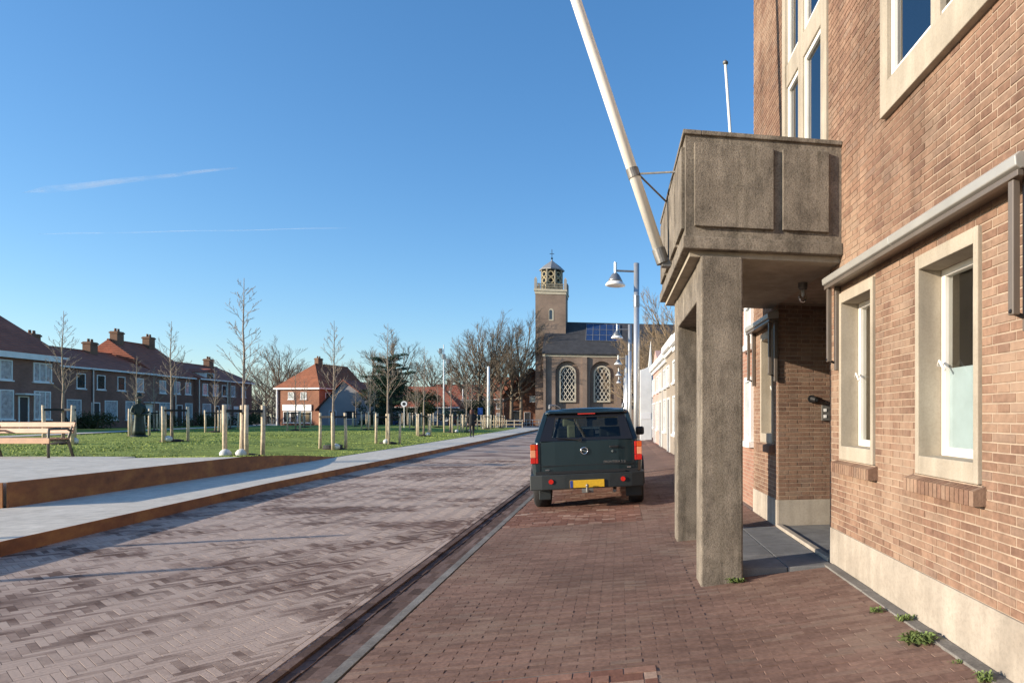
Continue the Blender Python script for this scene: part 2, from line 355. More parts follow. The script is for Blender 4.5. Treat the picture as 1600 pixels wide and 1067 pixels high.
def lay(pcs, parent, mat, name='brick', many='bricks', limit=300, seen=in_view, off=(0,0,0), wear=0.0005):
    """pcs: list of (centre, (ax, ay, az) half axis vectors).  The nearest pieces in view become objects of their own."""
    order = sorted(range(len(pcs)), key=lambda i: depth(pcs[i][0]) if seen(pcs[i][0]) else 1e6+i)
    single = set(order[:limit]); single = {i for i in single if seen(pcs[i][0])}
    cache = {}; mb = MB()
    U = [(-1,-1,-1),(1,-1,-1),(1,1,-1),(-1,1,-1),(-1,-1,1),(1,-1,1),(1,1,1),(-1,1,1)]
    F = [(4,5,6,7),(0,1,5,4),(1,2,6,5),(2,3,7,6),(3,0,4,7)]
    for i, (c, ax) in enumerate(pcs):
        pts = [tuple(ax[0][k]*u[0]+ax[1][k]*u[1]+ax[2][k]*u[2] for k in range(3)) for u in U]
        if i in single:
            key = tuple(round(q*500) for a in ax for q in a)
            me = cache.get(key)
            if me is None:
                m1 = MB(); 
                # slightly worn upper edge
                t = wear
                L0 = max(1e-4, Vector(ax[0]).length); L1 = max(1e-4, Vector(ax[1]).length); s0 = 1-t/L0; s1 = 1-t/L1
                zz = 1-2*t/max(1e-4, Vector(ax[2]).length)
                ring = [(-1,-1),(1,-1),(1,1),(-1,1)]
                P = lambda a,b,c2: tuple(ax[0][k]*a+ax[1][k]*b+ax[2][k]*c2 for k in range(3))
                vs = [P(a,b,-1) for a,b in ring]+[P(a,b,zz) for a,b in ring]+[P(a*s0,b*s1,1) for a,b in ring]
                fs = [(8,9,10,11)]+[(j,(j+1)%4,4+(j+1)%4,4+j) for j in range(4)]+[(4+j,4+(j+1)%4,8+(j+1)%4,8+j) for j in range(4)]
                m1.add(vs, fs); me = m1.mesh(name, mat); cache[key] = me
            link(name, me, parent, loc=(c[0]+off[0], c[1]+off[1], c[2]+off[2]))
        else:
            mb.add([(c[0]+q[0]+off[0], c[1]+q[1]+off[1], c[2]+q[2]+off[2]) for q in pts], F)
    if mb.v: tag(mb.build(many, mat, parent), kind='stuff')
def J(a): return random.uniform(-a, a)

# ------------------------------------------------------------------ ground and paving
SH = 0.013                                    # the street veers a touch to the right of the facade
def walk_z(x):
    return 0.05-0.08*(2.1-x) if x >= 0.8 else -0.054-0.03*(0.8-x)
def road_z(x): return -0.145+0.032*(-2.12-x)  # rises from the gutter to the left kerb (about 0 at x = -6.6)
g = MB(); g.quad((-3000,-300,-0.45),(3000,-300,-0.45),(3000,6000,-0.45),(-3000,6000,-0.45))
tag(g.build('ground', 'ground'), kind='structure')
KERB = [(-5.95,-6),(-6.1,0),(-6.29,7.85),(-6.42,9.95),(-6.65,13.92),(-6.78,22.5),(-7.05,43),(-7.6,73),(-8.3,81),(-10.5,85),(-14,87)]
LAWN = [(-8.45,-6),(-8.5,0),(-8.56,10.78),(-8.6,16.9),(-8.79,22.4),(-9.11,35.6),(-9.6,53),(-10.5,77),(-11.3,80),(-12.8,82),(-15.4,83.5)]
def lerp_line(line, y):
    for (x0,y0),(x1,y1) in zip(line, line[1:]):
        if y0 <= y <= y1: return x0+(x1-x0)*(y-y0)/(y1-y0)
    return line[-1][0]
# road bed + far road
rb = MB()
ys = [-6+2*i for i in range(58)]
def road_edge(y): return lerp_line(KERB, min(y, 86))
N = 6
for i in range(len(ys)-1):
    for k in range(N):
        q = []
        for y, kk in ((ys[i],k),(ys[i],k+1),(ys[i+1],k+1),(ys[i+1],k)):
            xl = road_edge(min(y,79))+0.02; xr = -2.12+SH*y; x = xl+(xr-xl)*kk/N
            q.append((x, y, road_z(x)-0.0016))
        rb.quad(*q)
road = rb.build('road', 'road_far'); tag(road, kind='structure')
road.data.materials.append(MATS['sand_joint'])
for pl in road.data.polygons:
    if pl.center.y < 24.5: pl.material_index = 1
# herringbone paving, laid at 45 degrees
hb = []; Bw = 0.0495; L = 4*Bw; gap = 0.0018
c45, s45 = math.cos(R(45)), math.sin(R(45))
cxr, cyr = -4.3, 10
nH = 400
for i in range(-nH, nH):
    for j in range(-nH, nH):
        m6 = (i-j) % 8
        if m6 == 0: u, v, hor = i+2.0, j+0.5, 1
        elif m6 == 7: u, v, hor = i+0.5, j+2.0, 0
        else: continue
        uu, vv = u*Bw, v*Bw
        x = cxr+uu*c45-vv*s45; y = cyr+uu*s45+vv*c45
        if not (1.2 < y < 24 and lerp_line(KERB, y)-0.06 < x < -2.20+SH*y): continue
        a = (R(45) if hor else R(135))+J(0.012)
        la, wa = L/2-gap, Bw/2-gap; sl_ = -0.032
        z = road_z(x)+J(0.0005)
        ax = ((math.cos(a)*la, math.sin(a)*la, math.cos(a)*la*sl_+J(0.0006)), (-math.sin(a)*wa, math.cos(a)*wa, -math.sin(a)*wa*sl_+J(0.0003)), (0,0,0.008))
        hb.append(((x, y, z-0.008), ax))
lay(hb, road, 'road_brick')
eb = []
y = 0.8
while y < 40:
    for k in range(2): eb.append(((-2.175-0.053*k+SH*y, y+0.105+0.1*k, road_z(-2.175-0.053*k)-0.0155+0.003), ((0.0245,0,-0.0008),(SH*0.105,0.1025,0),(0,0,0.0165))))
    y += 0.21
lay(eb, road, 'road_brick', 'brick', 'edge_bricks', 100)
# gutter: dark edge band, four lengthwise courses in a shallow channel, light concrete band
gu = MB()
for i in range(0, 60):
    y0, y1 = i*1.5-3, i*1.5-1.5
    gu.quad((-2.14+SH*y0,y0,-0.178),(-1.62+SH*y0,y0,-0.178),(-1.62+SH*y1,y1,-0.178),(-2.14+SH*y1,y1,-0.178))
gutter = tag(gu.build('gutter', 'sand_joint'), kind='structure')
gb = []; gz = [-0.143,-0.162,-0.168,-0.158,-0.146]
for k in range(5):
    xk = -2.135+0.078*k+0.039
    y = 0.8+random.random()*0.2
    while y < 40:
        l = 0.21 if y < 22 else 0.63
        gb.append(((xk+SH*y+J(0.002), y+l/2, gz[k]-0.02+J(0.002)), ((0.0352,0,J(0.001)),(SH*l/2,l/2-0.004,0),(0,0,0.02)))); y += l
lay(gb, gutter, 'gutter_brick')
kb = []
y = 0.5
while y < 60:
    x = -1.705+SH*y
    kb.append(((x, y+0.5, -0.152), ((0.038,0,0),(SH*0.5,0.497,0),(0,0,0.03)))); y += 1.0
lay(kb, gutter, 'concrete_kerb', 'kerb_stone', 'kerb_stones', 60)
# sidewalk
sb = MB()
xs = [-1.66,-0.8,0,0.8,1.4,2.12,3.2]
ysw = [-3,2,6,10,14,18,24,30,40,60,80,100]
for i in range(len(ysw)-1):
    for k in range(len(xs)-1):
        q = []
        for y, x in ((ysw[i],xs[k]),(ysw[i],xs[k+1]),(ysw[i+1],xs[k+1]),(ysw[i+1],xs[k])):
            xx = x+SH*y if x < 1.9 else x
            if x == 3.2 and y > 20: xx = 2.3+SH*y*1.0+0.6
            q.append((xx, y, walk_z(min(x,2.1))-0.0028))
        sb.quad(*q)
walk = sb.build('sidewalk', 'walk_far'); tag(walk, kind='structure'); walk.data.materials.append(MATS['sand_joint'])
for pl in walk.data.polygons:
    if pl.center.y < 18: pl.material_index = 1
wb = []; bay = []
def slope(x): return 0.08 if x >= 0.8 else 0.03
row = 0; y = 0.9; PW, PL = 0.0545, 0.2
def in_bay(x, y):
    return (9.4 < y < 17.6 and -1.55 < x-SH*(y-9) < 0.45) or (y < 3.93 and -0.82 < x < 0.27)
while y < 18:
    x = -1.66+SH*y + (0 if row % 2 else -PL/2)
    while x < 2.1:
        x0 = max(x, -1.66+SH*y); x1 = min(x+PL, 2.08)
        if x1-x0 > 0.03:
            xc, yc = (x0+x1)/2, y+PW/2
            onpad = 1.17 < xc < 2.2 and 5.77 < yc < 7.97
            onpil = False
            if not (onpad or onpil) and not in_bay(xc, yc):
                hl = (x1-x0)/2-0.0022
                wb.append(((xc+J(0.0015), yc+J(0.001), walk_z(xc)-0.012+J(0.0016)), ((hl, J(0.001), slope(xc)*hl+J(0.0012)), (0, PW/2-0.0018, J(0.0006)), (0,0,0.012))))
        x += PL
    y += PW; row += 1
lay(wb, walk, 'walk_brick')
def bayfill(x0, x1, y0, y1):
    row = 0; y = y0
    while y < y1-0.03:
        x = x0+J(0.02) - (0.1 if row % 2 else 0)
        while x < x1:
            l = random.choice((0.2, 0.2, 0.2, 0.1)); a0 = max(x, x0); a1 = min(x+l, x1)
            if a1-a0 > 0.03:
                xc = (a0+a1)/2+ (SH*(y-9) if y > 5 else 0)
                bay.append(((xc, y+0.049, walk_z(xc)-0.012+J(0.003)), ((( a1-a0)/2-0.004, J(0.002), slope(xc)*(a1-a0)/2),(0,0.045,J(0.0015)),(0,0,0.0125))))
            x += l
        y += 0.098; row += 1
bayfill(-1.55, 0.45, 9.41, 17.6); bayfill(-0.82, 0.27, 0.9, 3.9)
lay(bay, walk, 'bay_brick', 'brick', 'bay_bricks', 120)
# left pavement with rusted steel kerb
pv = MB()
yy = [-6,0,4,7.97,10.78,14.3,16.9,19.5,22.4,28,35.6,43,53,63,73,77,80]
for a, b in zip(yy, yy[1:]):
    pv.quad((lerp_line(KERB,a)-0.012,a,0.14),(lerp_line(KERB,b)-0.012,b,0.14),(lerp_line(LAWN,b)-0.05,b,0.14),(lerp_line(LAWN,a)-0.05,a,0.14))
pv.v, pv.f = pv.v, [f[::-1] for f in pv.f]
path = tag(pv.build('pavement', 'concrete_path'), kind='structure')
ks = MB()
for (x0,y0),(x1,y1) in zip(KERB, KERB[1:]):
    if y0 >= 81: break
    n = max(1, int((y1-y0)/3))
    for i in range(n):
        a = Vector((x0+(x1-x0)*i/n, y0+(y1-y0)*i/n)); b = Vector((x0+(x1-x0)*(i+1)/n, y0+(y1-y0)*(i+1)/n))
        ks.prism([(-0.012,-0.1),(0.0,-0.1),(0.0,0.146),(-0.012,0.146)], lambda p,a=a: (a.x+p[0],a.y,p[1]), lambda p,b=b: (b.x+p[0],b.y-0.004,p[1]))
tag(ks.build('kerb', 'corten'), kind='structure')
# plaza in front of the church
pz = MB(); pz.quad((-80,80,-0.02),(30,80,-0.02),(30,140,-0.02),(-80,140,-0.02)); tag(pz.build('plaza', 'far_paving'), kind='structure')
rd = MB(); rd.quad((-80,96,-0.014),(-8,83.5,-0.014),(-8,88,-0.014),(-80,101,-0.014)); tag(rd.build('side_road', 'asphalt'), kind='structure')
# raised platform
def plat_back(x): return 16.9+(-8.6-x)*0.2
pf = thing('platform', 'raised concrete platform edged with rust-brown steel plates beside the pavement', 'platform', (-8.62, 10.78, 0.14))
def plat_x(y): return lerp_line(LAWN, y)
mb = MB(Matrix.Translation((8.62,-10.78,-0.14)))
joints = [10.795, 12.0, 13.2, 14.4, 15.6, 16.85, 18.1, 19.3, 20.2]
xsl = [-8.64, -11.2, -13.8, -16.4, -19, -22, -25]
for i, (a, b) in enumerate(zip(xsl, xsl[1:])):
    for j, (c, d) in enumerate(zip(joints, joints[1:])):
        m2 = MB(Matrix.Translation((8.62,-10.78,-0.14)))
        ya = lambda x, y: min(y, plat_back(x)-0.01) 
        if ya(a, c) >= ya(a, d)-0.05: continue
        e = 0.006
        m2.prism([(a-e,ya(a,c)+e),(a-e,ya(a,d)-e),(b+e,ya(b,d)-e),(b+e,min(ya(b,c)+e,ya(b,d)-e-0.02))], lambda p: (p[0],p[1],0.15), lambda p: (p[0],p[1],0.5))
        m2.f = [f[::-1] for f in m2.f]
        m2.build('slab', 'concrete_path', pf)
plates = [(10.78,12.8),(12.8,14.9),(14.9,16.9)]
for a, b in plates:
    m2 = MB(Matrix.Translation((8.62,-10.78,-0.14)))
    m2.prism([(0,0.12),(0.012,0.12),(0.012,0.505),(0,0.505)], lambda p: (plat_x(a)+p[0]-0.005,a+0.002,p[1]), lambda p: (plat_x(b)+p[0]-0.005,b-0.002,p[1])); m2.build('edge_plate', 'corten', pf)
for a, b in ((-8.6,-12),(-12,-16),(-16,-25)):
    m2 = MB(Matrix.Translation((8.62,-10.78,-0.14))); m2.box(b+0.002,a-0.002,10.765,10.778,0.12,0.505); m2.build('edge_plate', 'corten', pf)
# tapering retaining plate along the grass ramp
tp = MB(); tp.prism([(0,0)], lambda p:(0,0,0), lambda p:(0,0,0)) if False else None
pts = [(16.9,0.505),(18.8,0.42),(20.6,0.30),(22.4,0.16)]
for (a,za),(b,zb) in zip(pts, pts[1:]):
    xa, xb = plat_x(a), plat_x(b)
    tp.add([(xa-0.005,a,0.1),(xa+0.007,a,0.1),(xa+0.007,a,za),(xa-0.005,a,za),(xb-0.005,b,0.1),(xb+0.007,b,0.1),(xb+0.007,b,zb),(xb-0.005,b,zb)],
           [(0,1,2,3),(7,6,5,4),(0,4,5,1),(1,5,6,2),(2,6,7,3),(3,7,4,0)])
tag(tp.build('edging_plate', 'corten'), 'low rusted steel edging tapering away along the grass slope', 'edging')
# lawn: level with the platform, ramps down to the pavement
def sm(t): t = max(0, min(1, t)); return t*t*(3-2*t)
def lawn_z(x, y):
    edge = 0.5-0.345*sm((y-16.9)/5.6)
    t = sm((lerp_line(LAWN, min(max(y,-6),83))-x)/9.0)
    z = edge+(0.45-edge)*t
    return z - 0.5*sm((y-0.1*(-x)-84)/14) - 0.4*sm((-x-75)/25)
lm = MB(); gx = [0,0.3,0.8,1.5,2.5,4,6,9,12,16,21,27,34,42,52,64,80,100]; gy = [-6,0,4,8,10.7,12.5,14.5,16.8,16.95,17.6,18.4,19.3,20.3,21.3,22.5,24,26,29,32,36,41,47,54,61,68,74,78,81,83]
vid = {}
def on_plat(x, y): return y < plat_back(x)-0.02 and y > 7.97-0.02 and x > -25
for j, y in enumerate(gy):
    for i, q in enumerate(gx):
        x = lerp_line(LAWN, min(y,83))-0.01-q; yv = y
        back = plat_back(max(x,-25))
        if x > -26:
            if y > 16.9: yv = back+0.004+(y-16.95)*(83-back)/(83-16.95)
            elif y > 10.75: yv = 10.7+(y-10.7)*(back-0.03-10.7)/(16.8-10.7)
        else: yv = y+(x*-0.2 if y > 60 else 0)*0
        z = lawn_z(x, yv) + (J(0.02) if q > 0.5 and y > 17.5 else 0)
        if y <= 16.8: z = 0.12 if x > -26 else 0.4
        if y <= 10.7: z = 0.134
        vid[i,j] = len(lm.v); lm.v.append((x, yv, z-0.006))
for j in range(len(gy)-1):
    for i in range(len(gx)-1): lm.f.append((vid[i,j],vid[i,j+1],vid[i+1,j+1],vid[i+1,j]))
lm.f = [f[::-1] for f in lm.f]
lawn = tag(lm.build('lawn', 'grass', smooth=True), kind='structure')
gbm = MB(); rg = random.Random(3)
cnt = 0
while cnt < 26000:
    y = 17.1+(rg.random()**1.7)*40; x = lerp_line(LAWN, y)-0.03-(rg.random()**1.2)*24
    if y < plat_back(x)+0.05: continue
    cnt += 1
    z = lawn_z(x, y)-0.02; h = rg.uniform(0.02,0.05); a = rg.uniform(0,6.28); w = rg.uniform(0.008,0.02)+0.0005*y
    dx, dy = math.cos(a)*w, math.sin(a)*w; lx, ly = rg.uniform(-0.03,0.03), rg.uniform(-0.03,0.03)
    gbm.add([(x-dx,y-dy,z),(x+dx,y+dy,z),(x+lx,y+ly,z+h)], [(0,1,2)])
tag(gbm.build('grass', 'grass_blade'), 'short green lawn grass behind the platform and pavement', 'grass', kind='stuff')
fp = MB(); 
for (x0,y0),(x1,y1) in (((-28.5,36),(-36,68)),((-36,68),(-40,88))):
    fp.quad((x0,y0,lawn_z(x0,y0)+0.03),(x1,y1,lawn_z(x1,y1)+0.03),(x1-1.6,y1,lawn_z(x1,y1)+0.03),(x0-1.6,y0,lawn_z(x0,y0)+0.03))
fp.f = [f[::-1] for f in fp.f]
tag(fp.build('footpath', 'concrete_path'), kind='structure')

# ------------------------------------------------------------------ the brick building on the right
FX = 2.10                                   # facade plane (bricks stand 6 mm proud of it)
bld = thing('brick_building', 'tall orange-brown brick building with concrete-framed windows beside the sidewalk', 'building', (FX+1, 4, 0))
BI = Matrix.Translation((-FX-1, -4, 0))
def B(): return MB(BI)
def rects(u0, u1, z0, z1, holes):
    us = sorted({u0,u1,*[h[0] for h in holes],*[h[1] for h in holes]}); us = [u for u in us if u0 <= u <= u1]
    zs = sorted({z0,z1,*[h[2] for h in holes],*[h[3] for h in holes]}); zs = [z for z in zs if z0 <= z <= z1]
    out = []
    for a, b in zip(us, us[1:]):
        for c, d in zip(zs, zs[1:]):
            m_, n_ = (a+b)/2, (c+d)/2
            if not any(h[0] < m_ < h[1] and h[2] < n_ < h[3] for h in holes): out.append((a,b,c,d))
    return out
WIN_A = (4.03, 4.80, 1.06, 2.55); WIN_B = (5.53, 6.30, 1.06, 2.58); WIN_C = (8.78, 9.46, 1.10, 2.60)
WIN_Z = (2.3, 3.05, 1.06, 2.55)
UPW = (1.2, 5.32, 3.74, 5.6); STAIR = (6.66, 8.30, 3.17, 9.2); REC = (6.62, 8.60, -0.2, 2.90)
HOLES = [WIN_A, WIN_B, WIN_C, WIN_Z, UPW, STAIR, REC]
TOPZ = 9.4
wm = B()
for a, b, c, d in rects(-4, 10.0, 0.0, TOPZ, HOLES): wm.box(FX, FX+0.30, a, b, c, d)
wall = wm.build('wall', 'mortar', bld)
cs = 0.0542; bz = 0.012; pcs = []
def bond(u0, u1, z0, z1, holes, put):
    z = z0; r = 0
    while z+cs <= z1+1e-6:
        segs = [(u0,u1)]
        for h in holes:
            if h[2] < z+cs-0.008 and h[3] > z+0.008:
                ns = []
                for a, b in segs:
                    if h[1] <= a or h[0] >= b: ns.append((a,b)); continue
                    if h[0] > a: ns.append((a,h[0]))
                    if h[1] < b: ns.append((h[1],b))
                segs = ns
        u = u0-0.4+(0.165 if r % 2 else 0); k = 0
        while u < u1:
            l = 0.215 if k % 2 == 0 else 0.115
            for a, b in segs:
                p, q = max(u,a), min(u+l,b)
                if q-p > 0.035: put(p, q, z)
            u += l; k += 1
        z += cs; r += 1
def put_front(p, q, z):
    hl = (q-p)/2-0.0042; hh = cs/2-0.0042
    pcs.append(((FX-0.001+J(0.0012)+0.000, (p+q)/2+J(0.001), z+cs/2+J(0.0008)), ((0, -hl, J(0.0006)), (0, 0, hh), (-0.0035+J(0.0008), 0, 0))))
bond(-1.0, 10.0, 0.385, 8.0, HOLES, put_front)
lay(pcs, wall, 'wall_brick', off=(-FX-1,-4,0), wear=0.002, seen=lambda c: in_view((c[0],c[1]-0.66,c[2])))
# rendered plinth
pm = B()
for a, b in ((-4,6.605),(8.60,10.0)): pm.box(FX-0.014, FX+0.02, a, b, -0.15, 0.385)
pm.build('plinth', 'render_plinth', bld, bevel=0.006)
# recess: far side wall, near side wall, back with door, ceiling = balcony slab
rm = B(); rm.box(FX+0.30, 4.0, 8.60, 8.9, 0, 3.1); rm.box(FX+0.30, 4.0, 6.2, 6.615, 0, 3.1); rm.box(4.0, 4.3, 6.2, 8.9, -0.1, 3.1); rm.box(FX+0.02,4.0,6.5,8.62,2.905,3.06)
rec = rm.build('recess_wall', 'mortar', bld)
pcs = []
def put_end(p, q, z):
    hl = (q-p)/2-0.0042; hh = cs/2-0.0042
    pcs.append((((p+q)/2+J(0.001), 8.598+J(0.0012), z+cs/2+J(0.0008)), ((hl,0,0),(0,0,hh),(0,-0.0035+J(0.0008),0))))
bond(FX+0.002, 3.98, 0.385, 2.90, [], put_end)
lay(pcs, rec, 'wall_brick', limit=200, off=(-FX-1,-4,0), wear=0.002, seen=lambda c: c[0] < 2.9)
m = B(); m.box(FX-0.002, 4.0, 8.585, 8.61, -0.1, 0.385); m.build('plinth', 'render_plinth', bld, bevel=0.005)
dm = B(); dm.box(3.94, 3.99, 6.7, 8.4, 0.05, 2.35); d = dm.build('door', 'door_dark', bld, bevel=0.01)
dm = B(); dm.tube((3.9,6.95,1.0),(3.9,6.95,1.3),0.012); dm.build('door_handle', 'chrome', d)
# entrance slabs
ent = thing('entrance_step', 'grey concrete slab floor under the balcony in front of the recessed door', 'step', (1.7, 7.5, 0))
EI = Matrix.Translation((-1.7,-7.5,0))
for x0, x1 in ((1.18,1.62),(1.62,2.07)):
    y = 6.43
    for k in range(4):
        m = MB(EI); m.box(x0+0.004,x1-0.004,y+0.004,y+0.54,-0.12,0.052); m.build('slab','slab_grey',ent,bevel=0.006); y += 0.545
m = MB(EI); m.box(2.075,2.145,6.625,8.585,-0.1,0.085); m.build('threshold','render_plinth',ent,bevel=0.008)
m = MB(EI); m.box(2.15,3.93,6.625,8.585,-0.1,0.06); m.build('slab','slab_grey',ent)
# strip along the wall foot
y = -1
st = MB()
for i in range(8):
    st.box(1.985, FX-0.016, y+0.004, y+0.93, -0.1, 0.052+0.004*(i%2)); y += 0.935
tag(st.build('drain_strip','concrete_kerb',bevel=0.006), kind='structure')

def concrete_window(nm, a, b, c, d, sash_in=0.17, ring=0.05, proud=0.03, glassm='window_glass', film=None, mull=(), sill=True, room=True):
    """concrete ring set in the brickwork, white sash deep inside"""
    fr = B(); tp_, bt_ = (0.095, 0.125) if ring < 0.1 else (ring*1.3, ring*1.8)
    x0, x1 = FX-proud, FX+0.28
    fr.box(x0,x1,a,a+ring,c,d); fr.box(x0,x1,b-ring,b,c,d); fr.box(x0,x1,a+ring,b-ring,d-tp_,d); fr.box(x0,x1,a+ring,b-ring,c,c+bt_)
    w = fr.build('window', 'concrete_trim', bld, bevel=0.006)
    ia, ib, ic, id_ = a+ring, b-ring, c+bt_, d-tp_
    s = B(); t = 0.048; sx0, sx1 = FX+sash_in-proud, FX+sash_in-proud+0.06
    cols = [ia, *mull, ib]
    for p, q in zip(cols, cols[1:]):
        s.box(sx0,sx1,p+.002,p+t,ic,id_); s.box(sx0,sx1,q-t,q-.002,ic,id_); s.box(sx0,sx1,p+t,q-t,id_-t,id_); s.box(sx0,sx1,p+t,q-t,ic,ic+t*1.2)
    s.build('sash', 'white_paint', w, bevel=0.005)
    for p, q in zip(cols, cols[1:]):
        gpane = B(); gx_ = sx0+0.03
        gpane.quad((gx_,p+t,ic+t),(gx_,p+t,id_-t),(gx_,q-t,id_-t),(gx_,q-t,ic+t)); gpane.build('pane', glassm, w)
    if film:
        fl = B(); fx = sx0+0.035; fl.quad((fx,ia+t,ic+t),(fx,ia+t,film),(fx,ib-t,film),(fx,ib-t,ic+t)); fl.build('frosted_film','frost_film',w)
    h = B(); h.path([(sx0-0.005,ib-t*0.6,(ic+id_)/2-0.02),(sx0-0.04,ib-t*0.6,(ic+id_)/2-0.02),(sx0-0.045,ib-t*0.6-0.03,(ic+id_)/2+0.01),(sx0-0.045,ib-t*0.6-0.10,(ic+id_)/2-0.06)], 0.009, 6); h.build('handle','white_paint',w,smooth=True)
    if room:
        r = B(); xx0, xx1 = FX+0.305, FX+2.2
        ya, yb, za, zb = a-0.12, b+0.25, c-0.4, d+0.1
        r.quad((xx1,ya,za),(xx1,yb,za),(xx1,yb,zb),(xx1,ya,zb)); r.quad((xx0,yb,za),(xx0,yb,zb),(xx1,yb,zb),(xx1,yb,za)); r.quad((xx0,ya,za),(xx1,ya,za),(xx1,ya,zb),(xx0,ya,zb)); r.quad((xx0,ya,za),(xx0,yb,za),(xx1,yb,za),(xx1,ya,za)); r.quad((xx0,ya,zb),(xx1,ya,zb),(xx1,yb,zb),(xx0,yb,zb))
        r.build('room', 'room_dark', bld)
        cu = B(); n = 14
        for i in range(n):
            y0 = ib-0.02-0.022*i; y1 = y0-0.022; e0, e1 = (0.02 if i%2 else 0), (0 if i%2 else 0.02)
            cu.quad((xx0+0.06+e0,y0,c),(xx0+0.06+e0,y0,d),(xx0+0.06+e1,y1,d),(xx0+0.06+e1,y1,c))
        cu.build('curtain','curtain',bld)
    if sill:                                 # sloping brick-on-edge sill, brick by brick
        sl_ = B(); sl_.box(FX-0.02,FX+0.05,a-0.03,b+0.03,c-0.115,c-0.004); so_ = sl_.build('sill','mortar',w)
        yk = a-0.05
        while yk < b+0.05:
            q = B(); q.prism([(FX-0.085,c-0.118),(FX+0.01,c-0.118),(FX+0.01,c-0.001),(FX-0.085,c-0.032)], lambda p,yk=yk: (p[0],yk+0.003,p[1]), lambda p,yk=yk: (p[0],yk+0.047,p[1]))
            q.f = [f[::-1] for f in q.f]; q.build('brick','wall_brick',so_); yk += 0.052
    return w
concrete_window('a', *WIN_A, film=1.78); concrete_window('b', *WIN_B); concrete_window('c', *WIN_C, room=True); concrete_window('z', *WIN_Z)
concrete_window('u', *UPW, sash_in=0.035, ring=0.13, proud=0.06, glassm='sky_glass', mull=(3.1,4.5), sill=False)
m = B(); m.box(FX-0.04,FX+0.2,4.44,4.56,UPW[2]+.2,UPW[3]-.1); m.build('mullion','concrete_trim',bld,bevel=0.005)
m = B(); m.box(FX-0.038,FX+0.2,3.04,3.16,UPW[2]+.2,UPW[3]-.1); m.build('mullion','concrete_trim',bld,bevel=0.005)
# stair window: concrete grid over the balcony
sg = B(); a, b, c, d = STAIR
sg.box(FX-0.03,FX+0.25,a,a+0.17,c,d); sg.box(FX-0.03,FX+0.25,b-0.12,b,c,d); sg.box(FX-0.01,FX+0.25,7.50,7.68,c,d)
for z0, z1 in ((5.43,5.70),(7.6,7.87),(8.9,9.2)):
    sg.box(FX-0.006,FX+0.22,a+0.17,7.50,z0,z1); sg.box(FX-0.006,FX+0.22,7.68,b-0.12,z0,z1)
sg.box(FX-0.006,FX+0.22,a+0.17,7.5,c,c+0.1); sg.box(FX-0.006,FX+0.22,7.68,b-0.12,c,c+0.1)
sw = sg.build('stair_window','concrete_trim',bld,bevel=0.008)
for p, q in ((a+0.17,7.50),(7.68,b-0.12)):
    for z0, z1 in ((c+0.1,5.43),(5.70,7.6),(7.87,8.9)):
        s = B(); t = 0.055; x0, x1 = FX+0.012, FX+0.072
        s.box(x0,x1,p+.002,p+t,z0,z1); s.box(x0,x1,q-t,q-.002,z0,z1); s.box(x0,x1,p+t,q-t,z1-t,z1-.002); s.box(x0,x1,p+t,q-t,z0+.002,z0+t); s.build('sash','white_paint',sw,bevel=0.005)
        s = B(); s.quad((x0+.03,p+t,z0+t),(x0+.03,p+t,z1-t),(x0+.03,q-t,z1-t),(x0+.03,q-t,z0+t)); s.build('pane','sky_glass',sw)
r = B(); r.box(FX+0.31,FX+2.4,-3.5,9.8,3.3,9.3); r.build('room','room_dark',bld)
# awning cassettes with folded side rails
def awning(y0, y1, z, label):
    t = thing('awning_box', label, 'awning', (FX, (y0+y1)/2, z)); I = Matrix.Translation((-FX,-(y0+y1)/2,-z))
    n = max(1, round((y1-y0)/1.6)); 
    for k in range(n):
        p, q = y0+(y1-y0)*k/n+0.002, y0+(y1-y0)*(k+1)/n-0.002
        mb = MB(I); mb.prism([(FX-0.008,z+0.085),(FX-0.13,z+0.072),(FX-0.155,z+0.05),(FX-0.15,z),(FX-0.12,z-0.012),(FX-0.008,z+0.0)], lambda v,p=p:(v[0],p,v[1]), lambda v,q=q:(v[0],q,v[1]))
        mb.build('cassette','alu_box',t,bevel=0.006)
    mb = MB(I); mb.box(FX-0.135,FX-0.10,y0+0.01,y1-0.01,z-0.045,z-0.014); mb.build('front_bar','bronze_rail',t,bevel=0.004)
    mb = MB(I); mb.box(FX-0.09,FX-0.01,y0+0.01,y1-0.01,z-0.03,z-0.002); mb.build('fabric_roll','bronze_rail',t)
    for yr in (y0+0.06, y1-0.09):
        mb = MB(I); mb.box(FX-0.125,FX-0.085,yr,yr+0.045,z-0.72,z-0.046); mb.build('arm','bronze_rail',t,bevel=0.005)
        mb = MB(I); mb.box(FX-0.055,FX-0.012,yr-0.02,yr+0.03,z-0.80,z-0.032); mb.build('guide_rail','bronze_rail',t,bevel=0.005)
        mb = MB(I); mb.tube((FX-0.13,yr+0.02,z-0.70),(FX-0.02,yr+0.02,z-0.74),0.012,n=6); mb.build('pivot','dark_metal',t)
    return t
awning(3.50, 6.42, 2.68, 'long pale metal awning box over the two ground-floor windows'); awning(0.2, 3.42, 2.68, 'pale metal awning box beyond the near window'); awning(8.52, 9.95, 2.70, 'short metal awning box over the window past the entrance')
